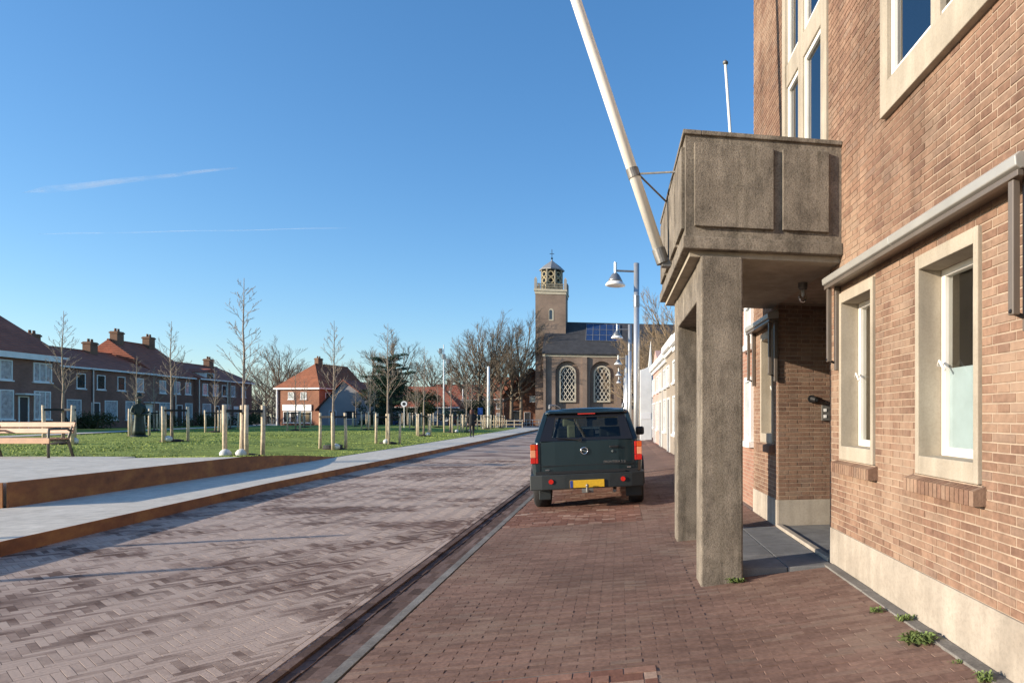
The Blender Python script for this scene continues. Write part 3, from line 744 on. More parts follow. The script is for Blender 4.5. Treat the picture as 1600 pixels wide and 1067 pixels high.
# balcony
YB0, YB1, XB = 6.25, 8.98, 0.64
bal = thing('balcony', 'weathered concrete balcony with raised panels carried on two square pillars', 'balcony', (1.4, 7.7, 0)); AI = Matrix.Translation((-1.4,-7.7,0))
def A(): return MB(AI)
m = A(); m.box(XB-0.02,FX-0.004,YB0,YB1,2.93,3.04); m.build('slab','concrete_dark',bal,bevel=0.01)
m = A(); m.box(XB+0.05,FX-0.004,YB0+0.09,YB1-0.06,2.88,2.93); m.build('soffit','concrete_trim',bal)
m = A(); m.box(XB+0.01,XB+0.13,YB0+0.045,YB1-0.03,3.04,3.945); m.box(XB+0.13,FX-0.005,YB0+0.045,YB0+0.165,3.04,3.945); m.box(XB+0.13,FX-0.005,YB1-0.15,YB1-0.03,3.04,3.945); par = m.build('parapet','concrete_dark',bal)
m = A(); m.box(XB-0.015,XB+0.15,YB0+0.02,YB1,3.945,3.985); m.box(XB+0.15,FX-0.005,YB0+0.02,YB0+0.185,3.945,3.985); m.box(XB+0.15,FX-0.005,YB1-0.17,YB1,3.945,3.985); m.build('coping','concrete_dark',bal,bevel=0.006)
for x0, x1 in ((0.725,1.445),(1.53,1.965)):
    m = A(); m.box(x0,x1,YB0+0.008,YB0+0.046,3.135,3.87); m.build('panel','concrete_dark',par,bevel=0.006)
y = YB0+0.13
for k in range(4):
    m = A(); m.box(XB-0.022,XB+0.011,y,y+0.55,3.135,3.87); m.build('panel','concrete_dark',par,bevel=0.006); y += 0.635
for y0, y1 in ((6.275,6.605),(8.36,8.69)):
    m = A(); m.box(0.785,1.165,y0,y1,-0.3,2.88); m.build('pillar','concrete_dark',bal,bevel=0.018,seg=3)
m = A(); m.box(0.792,1.158,6.607,8.358,2.53,2.878); m.build('beam','concrete_dark',bal,bevel=0.012)
# bulkhead lamp under the balcony
bl = thing('bulkhead_lamp', 'small glass jar lamp hanging under the balcony', 'lamp', (2.02,7.26,2.88))
m = MB(); m.lathe([(0.05,0),(0.05,-0.05),(0.042,-0.07)]); m.f = [f[::-1] for f in m.f]; m.build('base','galvanised',bl,smooth=False)
m = MB(); m.lathe([(0.040,-0.07),(0.045,-0.12),(0.042,-0.17),(0.025,-0.205),(0.004,-0.212)]); m.build('jar','jar_glass',bl,smooth=True)
m = MB(); m.lathe([(0.012,-0.07),(0.02,-0.10),(0.02,-0.13),(0.006,-0.15)],n=10); m.build('bulb','lamp_white',bl,smooth=True)
# wall fittings in the recess
ic = thing('intercom', 'grey metal intercom plate beside the recessed entrance', 'intercom', (2.73,8.59,1.5))
m = MB(); m.box(-0.055,0.055,-0.022,0,-0.10,0.10); m.build('plate','galvanised',ic,bevel=0.005)
for z in (0.035,-0.045):
    m = MB(); m.box(-0.03,0.01,-0.03,-0.0225,z-0.02,z+0.02); m.build('button','lamp_white',ic,bevel=0.003)
cm = thing('wall_camera', 'small round black camera on the brick side wall of the entrance', 'camera', (2.54,8.59,1.68))
m = MB(); m.tube((0,0,0),(0,-0.03,0),0.05,n=16); m.build('base','dark_metal',cm); m = MB(); m.tube((0.005,-0.03,0),(0.04,-0.10,-0.015),0.038,0.034,n=16); m.build('housing','black_plastic',cm); m = MB(); m.tube((0.04,-0.10,-0.015),(0.043,-0.106,-0.016),0.02,n=12); m.build('lens','pane_dark',cm)
# flagpole on the balcony front, leaning over the street
fl = thing('flagpole', 'thick cream-white flagpole leaning out from the concrete balcony', 'flagpole', (0.54,7.65,3.18))
m = MB(); top = Vector((-1.95,0,5.8)); m.path([(0,0,0), top*0.3, top*0.65, top], [0.062,0.06,0.055,0.045], 18); m.build('pole','flagpole_paint',fl,smooth=True)
m = MB(); dr = top.normalized(); m.tube(dr*-0.06, dr*0.10, 0.074, n=18); m.build('socket','galvanised',fl)
m = MB(); m.box(0.0,0.11,-0.05,0.05,-0.10,0.0); m.build('bracket','galvanised',fl,bevel=0.006)
pc = top*(0.90/5.8); m = MB(); m.tube(pc-dr*0.05, pc+dr*0.05, 0.07, n=18); m.build('collar','galvanised',fl)
for yy_ in (-0.55, 0.45):
    m = MB(); m.tube(pc+Vector((0.05,0,0)), (0.12, yy_, 0.74), 0.011, n=8); m.build('stay_rod','galvanised',fl)
f2 = thing('flagpole', 'thin white flagpole with round tip fixed to the house past the balcony', 'flagpole', (2.12,11.06,3.5))
m = MB(); m.path([(0,0,0),(-0.06,0,1.0),(-0.26,0,3.75)], [0.03,0.028,0.024], 10); m.build('pole','white_far',f2,smooth=True)
m = MB(); m.lathe([(0.01,-0.03),(0.045,-0.01),(0.045,0.02),(0.01,0.05)],(-0.26,0,3.78),12); m.build('finial','galvanised',f2,smooth=True)
m = MB(); m.box(-0.05,0.06,-0.04,0.04,-0.05,0.12); m.build('bracket','galvanised',f2)

# the whole front lies 0.66 m nearer than drafted
for o in list(COL.objects):
    if o.parent is None and o.name.split('.')[0] in ('brick_building','entrance_step','drain_strip','awning_box','balcony','bulkhead_lamp','intercom','wall_camera','flagpole'): o.location.y -= 0.66
# ------------------------------------------------------------------ generic far building
def frame_M(o, u):
    """local x along facade, local y outward normal, z up"""
    u = Vector((u[0],u[1],0)).normalized(); n = Vector((u.y,-u.x,0))
    return Matrix(((u.x,n.x,0,o[0]),(u.y,n.y,0,o[1]),(0,0,1,o[2]),(0,0,0,1)))
def fwindow(parent, M, x0, x1, z0, z1, pane='pane_curtained', t=0.07, mull=0, sill=True, frame='white_far'):
    f = MB(M); f.box(x0,x0+t,-0.02,0.05,z0,z1); f.box(x1-t,x1,-0.02,0.05,z0,z1); f.box(x0+t,x1-t,-0.02,0.05,z1-t,z1); f.box(x0+t,x1-t,-0.02,0.05,z0,z0+t)
    for k in range(mull):
        xm = x0+(x1-x0)*(k+1)/(mull+1); f.box(xm-t*0.4,xm+t*0.4,-0.02,0.045,z0+t,z1-t)
    w = f.build('window', frame, parent)
    g = MB(M); g.quad((x0+t,0.012,z0+t),(x1-t,0.012,z0+t),(x1-t,0.012,z1-t),(x0+t,0.012,z1-t)); g.f = [q[::-1] for q in g.f]; g.build('pane', pane, w)
    if sill: s = MB(M); s.box(x0-0.08,x1+0.08,-0.01,0.10,z0-0.09,z0-0.004); s.build('sill', 'white_far', w)
    return w
def fdoor(parent, M, x0, x1, z1, mat='door_dark', canopy=False):
    f = MB(M); t = 0.08; f.box(x0,x0+t,-0.02,0.05,0,z1); f.box(x1-t,x1,-0.02,0.05,0,z1); f.box(x0+t,x1-t,-0.02,0.05,z1-t,z1); d = f.build('door','white_far',parent)
    g = MB(M); g.box(x0+t,x1-t,-0.02,0.015,0.02,z1-t); g.build('leaf',mat,d)
    g = MB(M); g.tube((x1-t-0.12,0.02,1.0),(x1-t-0.12,0.07,1.0),0.025,n=8); g.build('handle','chrome',d)
    if canopy: c = MB(M); c.box(x0-0.2,x1+0.2,0.0,0.6,z1+0.08,z1+0.18); c.build('canopy','white_far',parent)
def fchimney(parent, M, x, y, z0, z1, w=0.9, dd=0.6, mat='chimney_brick'):
    c = MB(M); c.box(x-w/2,x+w/2,y-dd/2,y+dd/2,z0,z1); c.box(x-w/2-0.06,x+w/2+0.06,y-dd/2-0.06,y+dd/2+0.06,z1-0.22,z1-0.08); o = c.build('chimney', mat, parent)
    for k in (-0.2,0.2): c = MB(M); c.lathe([(0.11,0),(0.09,0.3)], (x+k,y,z1), 8); c.build('chimney_pot','chimney_brick',o)
def fhouse(name, label, o, u, W, D, eave, ridge, wallm, roofm, hip0=0.0, hip1=0.0, cat='house', fascia='white_far', over=0.3, gablem=None):
    """box house, ridge parallel to the facade; hip0/hip1 = how far the ridge stops short of each end"""
    M = frame_M(o, u); t = thing(name, label, cat, o); I = t.matrix_basis.inverted() if False else Matrix.Translation((-o[0],-o[1],-o[2])); M = I @ M
    w = MB(M); w.box(0,W,-D,0,-0.4,eave); 
    w.build('wall', wallm, t)
    for xe, hp in ((0.001,hip0),(W-0.001,hip1)):
        if hp == 0:
            g = MB(M); g.add([(xe,-D+0.02,eave),(xe,-0.02,eave),(xe,-D/2,ridge-0.12)],[(0,1,2)]); g.build('gable', gablem or wallm, t)
    e = over; r = MB(M); a, b = (hip0 if hip0 else -0.05), (W-hip1 if hip1 else W+0.05)
    e0, e1 = (-e if hip0 else -0.05), (W+e if hip1 else W+0.05); ez = eave-0.02; th = 0.14
    F0,F1,B0,B1 = (e0,e,ez),(e1,e,ez),(e0,-D-e,ez),(e1,-D-e,ez); R0,R1 = (a,-D/2,ridge),(b,-D/2,ridge)
    up = lambda p: (p[0],p[1],p[2]+th)
    vs = [F0,F1,B1,B0,up(F0),up(F1),up(B1),up(B0),up(R0),up(R1)]
    r.add(vs, [(4,5,9,8),(6,7,8,9),(5,6,9),(7,4,8),(0,1,5,4),(1,2,6,5),(2,3,7,6),(3,0,4,7),(0,3,2,1)])
    rf = r.build('roof', roofm, t)
    if fascia: f = MB(M); f.box(e0,e1,e+0.002,e+0.06,eave-0.06,eave+0.09); f.build('gutter', fascia, t)
    rd_ = MB(M); rd_.tube((a,-D/2,ridge+th),(b,-D/2,ridge+th),0.09,n=6); rd_.build('ridge_tiles', roofm, rf)
    return t, M, rf
# ------------------------------------------------------------------ houses left of the green
GZ = 0.42
t, M, rf = fhouse('terraced_house', 'dark brick house with wide white-framed windows behind the bench', (-40.0, 30.0, GZ), (0,1), 11.6, 8.0, 5.3, 8.7, 'house_brick_dark', 'roof_red', 0, 0.7)
for a, b in ((1.2,3.6),(5.2,7.75),(9.35,10.85)):
    fwindow(t, M, a, b, 3.5, 4.85, mull=2, sill=True)
for a, b in ((1.2,3.6),(5.0,7.85),(9.4,10.75)): fwindow(t, M, a, b, 0.85, 2.85, mull=2)
fdoor(t, M, 8.2, 9.0, 2.45, canopy=True); fdoor(t, M, 4.1, 4.9, 2.45)
fchimney(t, M, 8.3, -3.6, 8.2, 9.7); fchimney(t, M, 2.2, -4, 8.5, 9.8)
b = MB(M); b.box(-0.04,11.2,0.365,0.40,5.0,5.40); b.build('fascia_board','white_far',t)
def terrace(label, y0, y1, x, ridge, wins, doors, chim, dorm=True):
    t, M, rf = fhouse('terraced_house', label, (x, y0, GZ), (0,1), y1-y0, 8.0, 5.2, ridge, 'house_brick_dark', 'roof_red', 0, 0)
    for a in wins:
        fwindow(t, M, a, a+0.95, 3.45, 4.75, pane=random.choice(('pane_curtained','pane_curtained','pane_dark')))
    for k, (a, w) in enumerate(doors):
        if w < 1.05: fdoor(t, M, a, a+w, 2.3, random.choice(('door_dark','white_far','door_dark')), canopy=k%2==0)
        else: fwindow(t, M, a, a+w, 0.75, 2.5, mull=1 if w > 1.6 else 0)
    for c in chim: fchimney(t, M, c, -3.7, ridge-0.5, ridge+1.0, 0.9, 0.65)
    for c in (0.1, (y1-y0)/2): p_ = MB(M); p_.tube((c,0.10,0),(c,0.10,5.2),0.06,n=8); p_.build('downpipe','lamp_metal',t)
    return t, M, rf
t2, M2, rf2 = terrace('low terrace of dark brick houses with red roof beside the pale house front', 42.0, 58.2, -45, 7.1, [1.0,3.0,6.4,8.6,11.0,13.4], [(0.8,1.7),(3.2,0.95),(5.4,1.5),(8.0,0.95),(9.5,1.5),(12.0,1.9),(14.6,0.95)], [7.0,13.2])
t3, M3, rf3 = terrace('terrace end house with tall cross gable and two chimneys', 58.3, 64.6, -45.4, 8.6, [0.8,3.0,4.8], [(0.8,1.9),(3.4,0.95),(4.8,1.2)], [0.7,5.2])
t4, M4, rf4 = terrace('dark brick terrace with short white-framed windows next to the tall gable house', 64.7, 75.5, -45, 7.1, [0.8,2.7,4.4,6.1,8.4], [(0.8,1.5),(2.9,0.95),(4.4,1.8),(6.8,0.95),(8.3,1.6)], [8.6])
for tt, MM in ((t2,M2),(t4,M4)):
    d = MB(MM); d.box(1.3,2.9,-1.6,0.05,5.25,6.0); dd_ = d.build('dormer','white_far',tt); d = MB(MM); d.prism([(1.1,6.01),(3.1,6.01),(2.1,6.5)], lambda p:(p[0],0.15,p[1]), lambda p:(p[0],-2.6,p[1])); d.build('dormer_roof','roof_red',dd_); d = MB(MM); d.box(1.5,2.7,0.051,0.07,5.4,5.9); d.build('pane','pane_dark',dd_)
# hipped house turned towards the sun
HO = (-40.2, 84.4, 0.3)
t, M, rf = fhouse('hipped_house', 'red brick house with steep orange hipped roof and white shutters', HO, (0.28,0.96), 10.0, 6.4, 5.1, 8.7, 'house_brick_red', 'roof_orange', 3.2, 0)
MF = Matrix.Translation((-HO[0],-HO[1],-HO[2])) @ frame_M((HO[0]-0.96*6.4, HO[1]+0.28*6.4, HO[2]), (0.96,-0.28))
for a in (1.7, 3.6): fwindow(t, MF, a, a+0.9, 3.6, 4.6)
for k in range(4): fwindow(t, MF, 0.95+k*1.1, 2.0+k*1.1, 0.3, 1.9, pane='pane_dark')
for k in range(4): b = MB(MF); b.box(0.92+k*1.11,2.0+k*1.11,0.06,0.16,2.0,2.85); b.build('shutter_box','white_far',t)
for k in range(3): fwindow(t, M, 1.2+k*2.6, 2.3+k*2.6, 3.5, 4.6, pane='pane_dark'); fwindow(t, M, 1.2+k*2.6, 2.6+k*2.6, 0.8, 2.2, pane='pane_dark')
fchimney(t, M, 3.9, -3.2, 8.4, 9.7)
b = MB(MF); b.tube((0.1,0.12,-0.3),(0.1,0.12,5.0),0.13,n=8); b.build('downpipe','white_far',t)
b = MB(MF); b.box(-0.3,6.7,0.302,0.36,4.98,5.2); b.build('gutter','white_far',t)
# bungalow with grey gable
t = thing('bungalow', 'low house with pale grey gable wall and dark red roof', 'house', (-34,83,0.2)); I = Matrix.Translation((34,-83,-0.2))
m = MB(I); m.prism([(-38.2,-0.3),(-30.6,-0.3),(-30.6,2.6),(-35.2,6.2),(-38.2,2.6)], lambda p:(p[0],81.6,p[1]), lambda p:(p[0],92,p[1])); m.build('wall','grey_render',t)
m = MB(I); m.add([(-35.2,81.3,6.25),(-35.2,92.3,6.25),(-29.6,92.3,1.75),(-29.6,81.3,1.75),(-35.2,81.3,6.42),(-35.2,92.3,6.42),(-29.6,92.3,1.92),(-29.6,81.3,1.92)], [(0,1,2,3),(4,7,6,5),(0,3,7,4),(1,5,6,2),(3,2,6,7)])
m.add([(-35.2,81.3,6.25),(-35.2,92.3,6.25),(-38.6,92.3,2.2),(-38.6,81.3,2.2),(-35.2,81.3,6.42),(-35.2,92.3,6.42),(-38.6,92.3,2.37),(-38.6,81.3,2.37)], [(0,3,2,1),(4,5,6,7),(0,4,7,3),(3,7,6,2)]); m.build('roof','roof_red',t)
MF = I @ frame_M((-38.2,81.6,0.2),(1,0)); fwindow(t, MF, 3.2, 4.6, 1.0, 2.0, pane='pane_dark', frame='door_dark'); fdoor(t, MF, 1.2, 2.1, 2.1)
t, M, rf = fhouse('annex', 'low annex with dark red roof and pale windows behind the cedar', (-30.4,83.5,0.1), (1,0), 9.5, 7, 2.6, 5.4, 'grey_render', 'roof_red', 0, 3)
for k in range(5): fwindow(t, M, 0.7+k*1.7, 1.8+k*1.7, 0.8, 2.1)
# far houses behind the square
for (x, y, w, h, rg_, wm_, rm_, lab) in ((-34,118,9,4.6,7.6,'house_brick_dark','roof_red','far dark brick house with red roof behind the lamp mast'),
        (-24.5,122,7,4.8,9.2,'house_brick_red','roof_orange','far house with bright orange roof behind the bare trees'),
        (-44,120,8,4.4,7.2,'house_brick_dark','roof_red','far dark house behind the cedar'), (-58,112,10,4.6,7.6,'house_brick_dark','roof_red','far terrace roof beyond the hipped house')):
    t, M, rf = fhouse('far_house', lab, (x,y,0), (1,0), w, 8, h, rg_, wm_, rm_, 0, 0)
    for k in range(int(w/2)): fwindow(t, M, 0.6+k*1.9, 1.7+k*1.9, 0.8, 2.2); fwindow(t, M, 0.6+k*1.9, 1.6+k*1.9, 3.0, 4.1, pane='pane_dark')
    fchimney(t, M, w*0.3, -4, rg_-0.4, rg_+1.0)
# brick house between the bare trees and the church tower: gable to the front
t = thing('gable_house', 'brown brick house with orange roof verge beside the church tower', 'house', (-13,106,0)); I = Matrix.Translation((13,-106,0))
m = MB(I); m.prism([(-17.2,-0.3),(-8.6,-0.3),(-8.6,5.0),(-12.9,9.2),(-17.2,5.0)], lambda p:(p[0],104,p[1]), lambda p:(p[0],114,p[1])); m.build('wall','house_brick_red',t)
m = MB(I)
for s_ in (-1,1):
    x0, x1 = -12.9, -12.9+s_*4.75
    m.add([(x0,103.6,9.25),(x0,114,9.25),(x1,114,4.6),(x1,103.6,4.6),(x0,103.6,9.5),(x0,114,9.5),(x1,114,4.85),(x1,103.6,4.85)], [(0,1,2,3),(4,7,6,5),(0,3,7,4),(1,5,6,2),(3,2,6,7)])
m.build('roof','roof_orange',t)
MF = I @ frame_M((-17.2,104,0),(1,0)); fwindow(t, MF, 4.1, 5.5, 3.9, 4.9); fwindow(t, MF, 1.0, 2.6, 0.9, 2.4, pane='pane_dark'); fdoor(t, MF, 3.2, 4.2, 2.2)
# ------------------------------------------------------------------ row houses right, beyond the brick building
def rowhouse(name, label, y0, y1, x, h, wallm, wins, dors, cornice='white_far', gable=False):
    o = (x, y1, 0.02); t = thing(name, label, 'house', o); M = Matrix.Translation((-o[0],-o[1],-o[2])) @ frame_M(o, (0,-1)); W_ = y1-y0
    w = MB(M); w.box(0,W_,-7,0,-0.3,h); w.build('wall', wallm, t)
    c = MB(M); c.box(-0.02,W_+0.02,0.0,0.22,h-0.25,h); c.box(-0.02,W_+0.02,0.0,0.10,h-0.42,h-0.252); c.build('cornice', cornice, t)
    r = MB(M); r.add([(0,0.05,h+0.002),(W_,0.05,h+0.002),(W_,-3.5,h+0.9),(0,-3.5,h+0.9),(0,-7,h),(W_,-7,h)], [(0,1,2,3),(3,2,5,4),(0,3,4),(1,5,2)]); r.build('roof','roof_felt',t)
    if gable:
        g_ = MB(M); g_.prism([(W_*0.1,h),(W_*0.9,h),(W_*0.5,h+0.75)], lambda p:(p[0],0.06,p[1]), lambda p:(p[0],-0.25,p[1])); g_.build('pediment', wallm, t)
    for a, b, z0, z1 in wins: fwindow(t, M, W_-b, W_-a, z0, z1, pane='pane_curtained', mull=1 if b-a > 1.2 else 0)
    for a in dors: fdoor(t, M, W_-a-0.95, W_-a, 2.2)
    return t
rowhouse('row_house', 'orange brick row house with white windows directly past the brick building', 10.02, 16.5, 2.16, 3.62, 'row_brick', [(0.25,0.75,1.05,2.05),(0.25,0.75,2.55,3.2),(1.9,3.1,0.8,2.2),(4.7,6,0.8,2.2)], [3.4])
rowhouse('row_house', 'cream rendered row house with pale cornice along the sidewalk', 16.52, 22.9, 2.2, 4.1, 'cream_render', [(0.5,1.6,0.8,2.2),(3.6,5.4,0.8,2.2),(0.5,1.6,2.7,3.5),(3.6,4.8,2.7,3.5)], [2.2])
rowhouse('row_house', 'tan rendered row house with heavy cornice beside the white house', 22.92, 27.6, 2.3, 4.3, 'cream_render', [(0.5,1.6,0.8,2.2),(0.5,1.6,2.7,3.5),(3.2,4.3,2.7,3.5)], [3.0])
rowhouse('row_house', 'bright white rendered row house with flat cornice', 27.62, 32.4, 2.33, 4.15, 'white_render', [(0.5,1.6,0.8,2.2),(0.5,1.6,2.7,3.5),(3.2,4.3,2.7,3.5)], [3.0])
rowhouse('row_house', 'pink rendered row house with small pointed pediment', 32.42, 37.2, 2.36, 4.2, 'pink_render', [(0.5,1.7,0.8,2.2),(0.5,1.6,2.7,3.5),(3.2,4.3,2.7,3.5)], [2.9], gable=True)
t = rowhouse('row_house', 'grey rendered house with white cornice standing past the pylon', 42, 50, 2.75, 4.6, 'grey_render', [(0.6,3.6,0.7,2.3),(4.8,7.2,2.8,4.0),(0.8,3.0,2.8,4.0)], [4.4])
# tall pale pylon sign standing out from the row
py_ = thing('pylon_sign', 'tall pale blue-white pylon with pointed top at the end of the row houses', 'sign', (2.1,40.2,0))
m = MB(); m.prism([(-0.36,0.0),(0.36,0.0),(0.36,4.6),(0.30,6.1),(0.14,4.5),(-0.05,4.4),(-0.36,4.3)], lambda p:(p[0],-0.12,p[1]), lambda p:(p[0],0.12,p[1])); m.build('panel','white_far',py_,bevel=0.02)
m = MB(); m.box(0.362,0.95,-0.06,0.06,3.7,4.1); m.build('arm','white_far',py_); m = MB(); m.box(-0.3,0.3,-0.14,-0.121,1.3,1.7); m.build('notice','sign_white',py_)

# ------------------------------------------------------------------ church
ch = thing('church', 'brown brick church with slim tower, lantern top, arched windows and slate roof', 'church', (0,100,0)); CI = Matrix.Translation((0,-100,0))
def C(): return MB(CI)
FY = 97.5; XL, XR = -10.15, 15.0
def arch(cx, w, z0, z1, n=10):
    r = w/2; pts = [(cx-r,z0),(cx+r,z0)]
    for k in range(n+1):
        a = math.pi*k/n; pts.append((cx+r*math.cos(a), z1-r+r*math.sin(a)))
    return pts
wins = [-6.6, -1.4, 3.8, 9.0]
m = C(); m.box(XL,XR,FY+0.5,FY+11.8,-0.3,11.0)
m.box(XL,XR,FY+0.25,FY+0.499,-0.3,2.6); m.build('wall','church_brick',ch)
# front skin with arched recesses, built per bay
edges = [XL]+[(a+b)/2 for a,b in zip(wins,wins[1:])]+[XR]
fs = C()
for cx, x0, x1 in zip(wins, edges, edges[1:]):
    w = 3.6; r = w/2; zt = 10.0; zb = 2.6
    fs.box(x0,cx-r,FY,FY+0.5,zb,11.0); fs.box(cx+r,x1,FY,FY+0.5,zb,11.0)
    n = 12
    for k in range(n):
        a0 = math.pi*k/n; a1 = math.pi*(k+1)/n
        p0 = (cx+r*math.cos(a0), zt-r+r*math.sin(a0)); p1 = (cx+r*math.cos(a1), zt-r+r*math.sin(a1))
        fs.prism([p1,p0,(p0[0],11.0),(p1[0],11.0)], lambda p:(p[0],FY,p[1]), lambda p:(p[0],FY+0.5,p[1]))
    fs.box(x0,x1,FY-0.02,FY+0.249,-0.3,2.599)
fs.build('facade','church_brick',ch)
for e in edges[:-1]:
    m = C(); m.box(e-0.35 if e > XL else e,e+0.35,FY-0.28,FY-0.021,-0.3,10.6); m.build('buttress','church_brick',ch)
for cx in wins:
    o1 = arch(cx,2.55,3.7,9.35); i1 = arch(cx,2.05,3.95,9.1); n = len(o1)
    m = C(); m.add([(p[0],FY+0.2,p[1]) for p in o1]+[(p[0],FY+0.2,p[1]) for p in i1]+[(p[0],FY+0.499,p[1]) for p in o1]+[(p[0],FY+0.45,p[1]) for p in i1],
        [f for k in range(n) for f in ((k,(k+1)%n,n+(k+1)%n,n+k),(k,2*n+k,2*n+(k+1)%n,(k+1)%n),(n+k,n+(k+1)%n,3*n+(k+1)%n,3*n+k))]); wv = m.build('window','stone_cream',ch)
    m = C(); m.add([(p[0],FY+0.44,p[1]) for p in i1],[tuple(range(n))]); m.build('pane','church_pane',wv)
    def inside(x, z):
        r = 1.02
        return abs(x-cx) < r and 3.95 < z and (z < 9.1-r or (x-cx)**2+(z-(9.1-r))**2 < r*r)
    tr = C(); s_ = 0.62
    for sg_ in (-1,1):
        for k in range(-14,16):
            pts = []
            for q in range(200):
                zz = 3.95+5.15*q/199; xx = cx+sg_*(zz-6.5)*0.62+k*s_
                if inside(xx,zz): pts.append((xx,zz))
            if len(pts) > 3: tr.tube((pts[0][0],FY+0.40,pts[0][1]),(pts[-1][0],FY+0.40,pts[-1][1]),0.075,n=4)
    tr.build('lattice','tracery',wv)
# roof, ridge along the street front
m = C(); e = 0.35
m.add([(XL-0.2,FY-e,10.95),(XR+0.2,FY-e,10.95),(XR+0.2,FY+6,16.5),(XL-0.2,FY+6,16.5),(XL-0.2,FY+12.4,10.95),(XR+0.2,FY+12.4,10.95),(XL-0.2,FY-e,11.2),(XR+0.2,FY-e,11.2),(XR+0.2,FY+6,16.8),(XL-0.2,FY+6,16.8),(XL-0.2,FY+12.4,11.2),(XR+0.2,FY+12.4,11.2)],
      [(6,7,8,9),(9,8,11,10),(0,1,7,6),(0,6,9,3),(3,9,10,4),(1,2,8,7),(2,5,11,8),(4,10,11,5),(0,3,2,1),(3,4,5,2)])
rfc = m.build('roof','roof_slate',ch)
m = C(); m.box(XL-0.15,XR+0.1,FY-0.12,FY-0.022,10.62,10.94); m.build('eaves_cornice','stone_cream',ch)
def roofp(x, t_, lift): # t_ along slope 0..1
    return (x, FY-e+(6+e)*t_-0.65*lift, 11.2+5.6*t_+0.75*lift)
for i in range(5):
    for j in range(3):
        x0 = -3.9+i*1.06; t0 = 0.38+j*0.185; m = C()
        a, b, c_, d_ = roofp(x0,t0,0.12), roofp(x0+1.0,t0,0.12), roofp(x0+1.0,t0+0.175,0.12), roofp(x0,t0+0.175,0.12)
        k1, k2, k3, k4 = roofp(x0,t0,0.06), roofp(x0+1.0,t0,0.06), roofp(x0+1.0,t0+0.175,0.06), roofp(x0,t0+0.175,0.06)
        m.add([a,b,c_,d_,k1,k2,k3,k4],[(0,1,2,3),(0,4,5,1),(1,5,6,2),(2,6,7,3),(3,7,4,0)]); m.build('solar_panel','solar',rfc)
m = C()
for i in range(6): p0, p1 = roofp(-3.93+i*1.06,0.37,0.125), roofp(-3.93+i*1.06,0.93,0.125); m.tube(p0,p1,0.035,n=4)
for j in range(4): p0, p1 = roofp(-3.95,0.377+j*0.185,0.125), roofp(1.4,0.377+j*0.185,0.125); m.tube(p0,p1,0.03,n=4)
m.build('panel_rails','lead_grey',rfc)
# tower
TX0, TX1, TY0, TY1, TZ = -11.75, -7.1, 101.0, 105.65, 21.2; tcx, tcy = (TX0+TX1)/2, (TY0+TY1)/2
m = C(); m.box(TX0,TX1,TY0,TY1,-0.3,TZ); tw = m.build('tower','church_brick',ch)
m = C(); m.box(TX0-0.2,TX1+0.2,TY0-0.2,TY1+0.2,TZ,TZ+0.35); m.box(TX0-0.08,TX1+0.08,TY0-0.08,TY1+0.08,TZ-0.45,TZ-0.002); m.build('tower_cornice','stone_cream',tw)
ap = arch(tcx+0.1,0.75,16.6,18.5); n = len(ap); m = C(); m.add([(p[0],TY0-0.03,p[1]) for p in ap],[tuple(range(n))]); slit = m.build('window','stone_cream',tw)
ap = arch(tcx+0.0,0.42,16.8,18.3); m = C(); m.add([(p[0],TY0-0.045,p[1]) for p in ap],[tuple(range(n))]); m.build('louvre','pane_dark',slit)
for sx in (0,1):
    for sy in (0,1):
        m = C(); px, py = (TX0,TX1)[sx], (TY0,TY1)[sy]; px += 0.05-0.1*sx; py += 0.05-0.1*sy
        m.box(px-0.2,px+0.2,py-0.2,py+0.2,TZ+0.35,TZ+1.9); m.add([(px-0.2,py-0.2,TZ+1.9),(px+0.2,py-0.2,TZ+1.9),(px+0.2,py+0.2,TZ+1.9),(px-0.2,py+0.2,TZ+1.9),(px,py,TZ+2.3)],[(0,1,4),(1,2,4),(2,3,4),(3,0,4)]); m.build('pinnacle','white_render',tw)
m = C(); r8 = 1.62
for k in range(8):
    a = math.pi/8+math.pi/4*k; x, y = tcx+r8*math.cos(a), tcy+r8*math.sin(a); m.tube((x,y,TZ+0.35),(x,y,TZ+3.7),0.17,n=6)
lan = m.build('lantern','lantern_stone',tw)
for k in range(8):
    a0, a1 = math.pi/8+math.pi/4*k, math.pi/8+math.pi/4*(k+1)
    p0, p1 = Vector((tcx+r8*math.cos(a0),tcy+r8*math.sin(a0),0)), Vector((tcx+r8*math.cos(a1),tcy+r8*math.sin(a1),0)); mid = (p0+p1)/2; u_ = (p1-p0).normalized()
    m = C(); nrm = Vector((mid.x-tcx,mid.y-tcy,0)).normalized()*0.04
    for zc in (0.95,1.95,2.95):
        ring = [mid+u_*0.42*math.cos(q*math.pi/6)+Vector((0,0,TZ+0.35+zc-0.35+0.42*math.sin(q*math.pi/6))) for q in range(13)]; m.path(ring, 0.13, 5)
    m.build('ring_tracery','lantern_tracery',lan)
m = C(); m.lathe([(1.25,0.36),(1.25,3.7)],(tcx,tcy,TZ),8); m.build('bell_core','dark_metal',lan)
m = C(); m.lathe([(1.98,3.7),(2.0,3.85),(1.3,4.5),(0.55,5.05),(0.15,5.35),(0.12,5.5)],(tcx,tcy,TZ),8); m.build('cap','lead_grey',lan)
m = C(); m.tube((tcx,tcy,TZ+5.4),(tcx,tcy,TZ+7.2),0.05,n=6); m.tube((tcx-0.35,tcy,TZ+6.5),(tcx+0.35,tcy,TZ+6.5),0.045,n=6); m.lathe([(0.02,-0.2),(0.2,0),(0.02,0.2)],(tcx,tcy,TZ+5.75),8); m.build('cross','dark_metal',lan)
m = C()
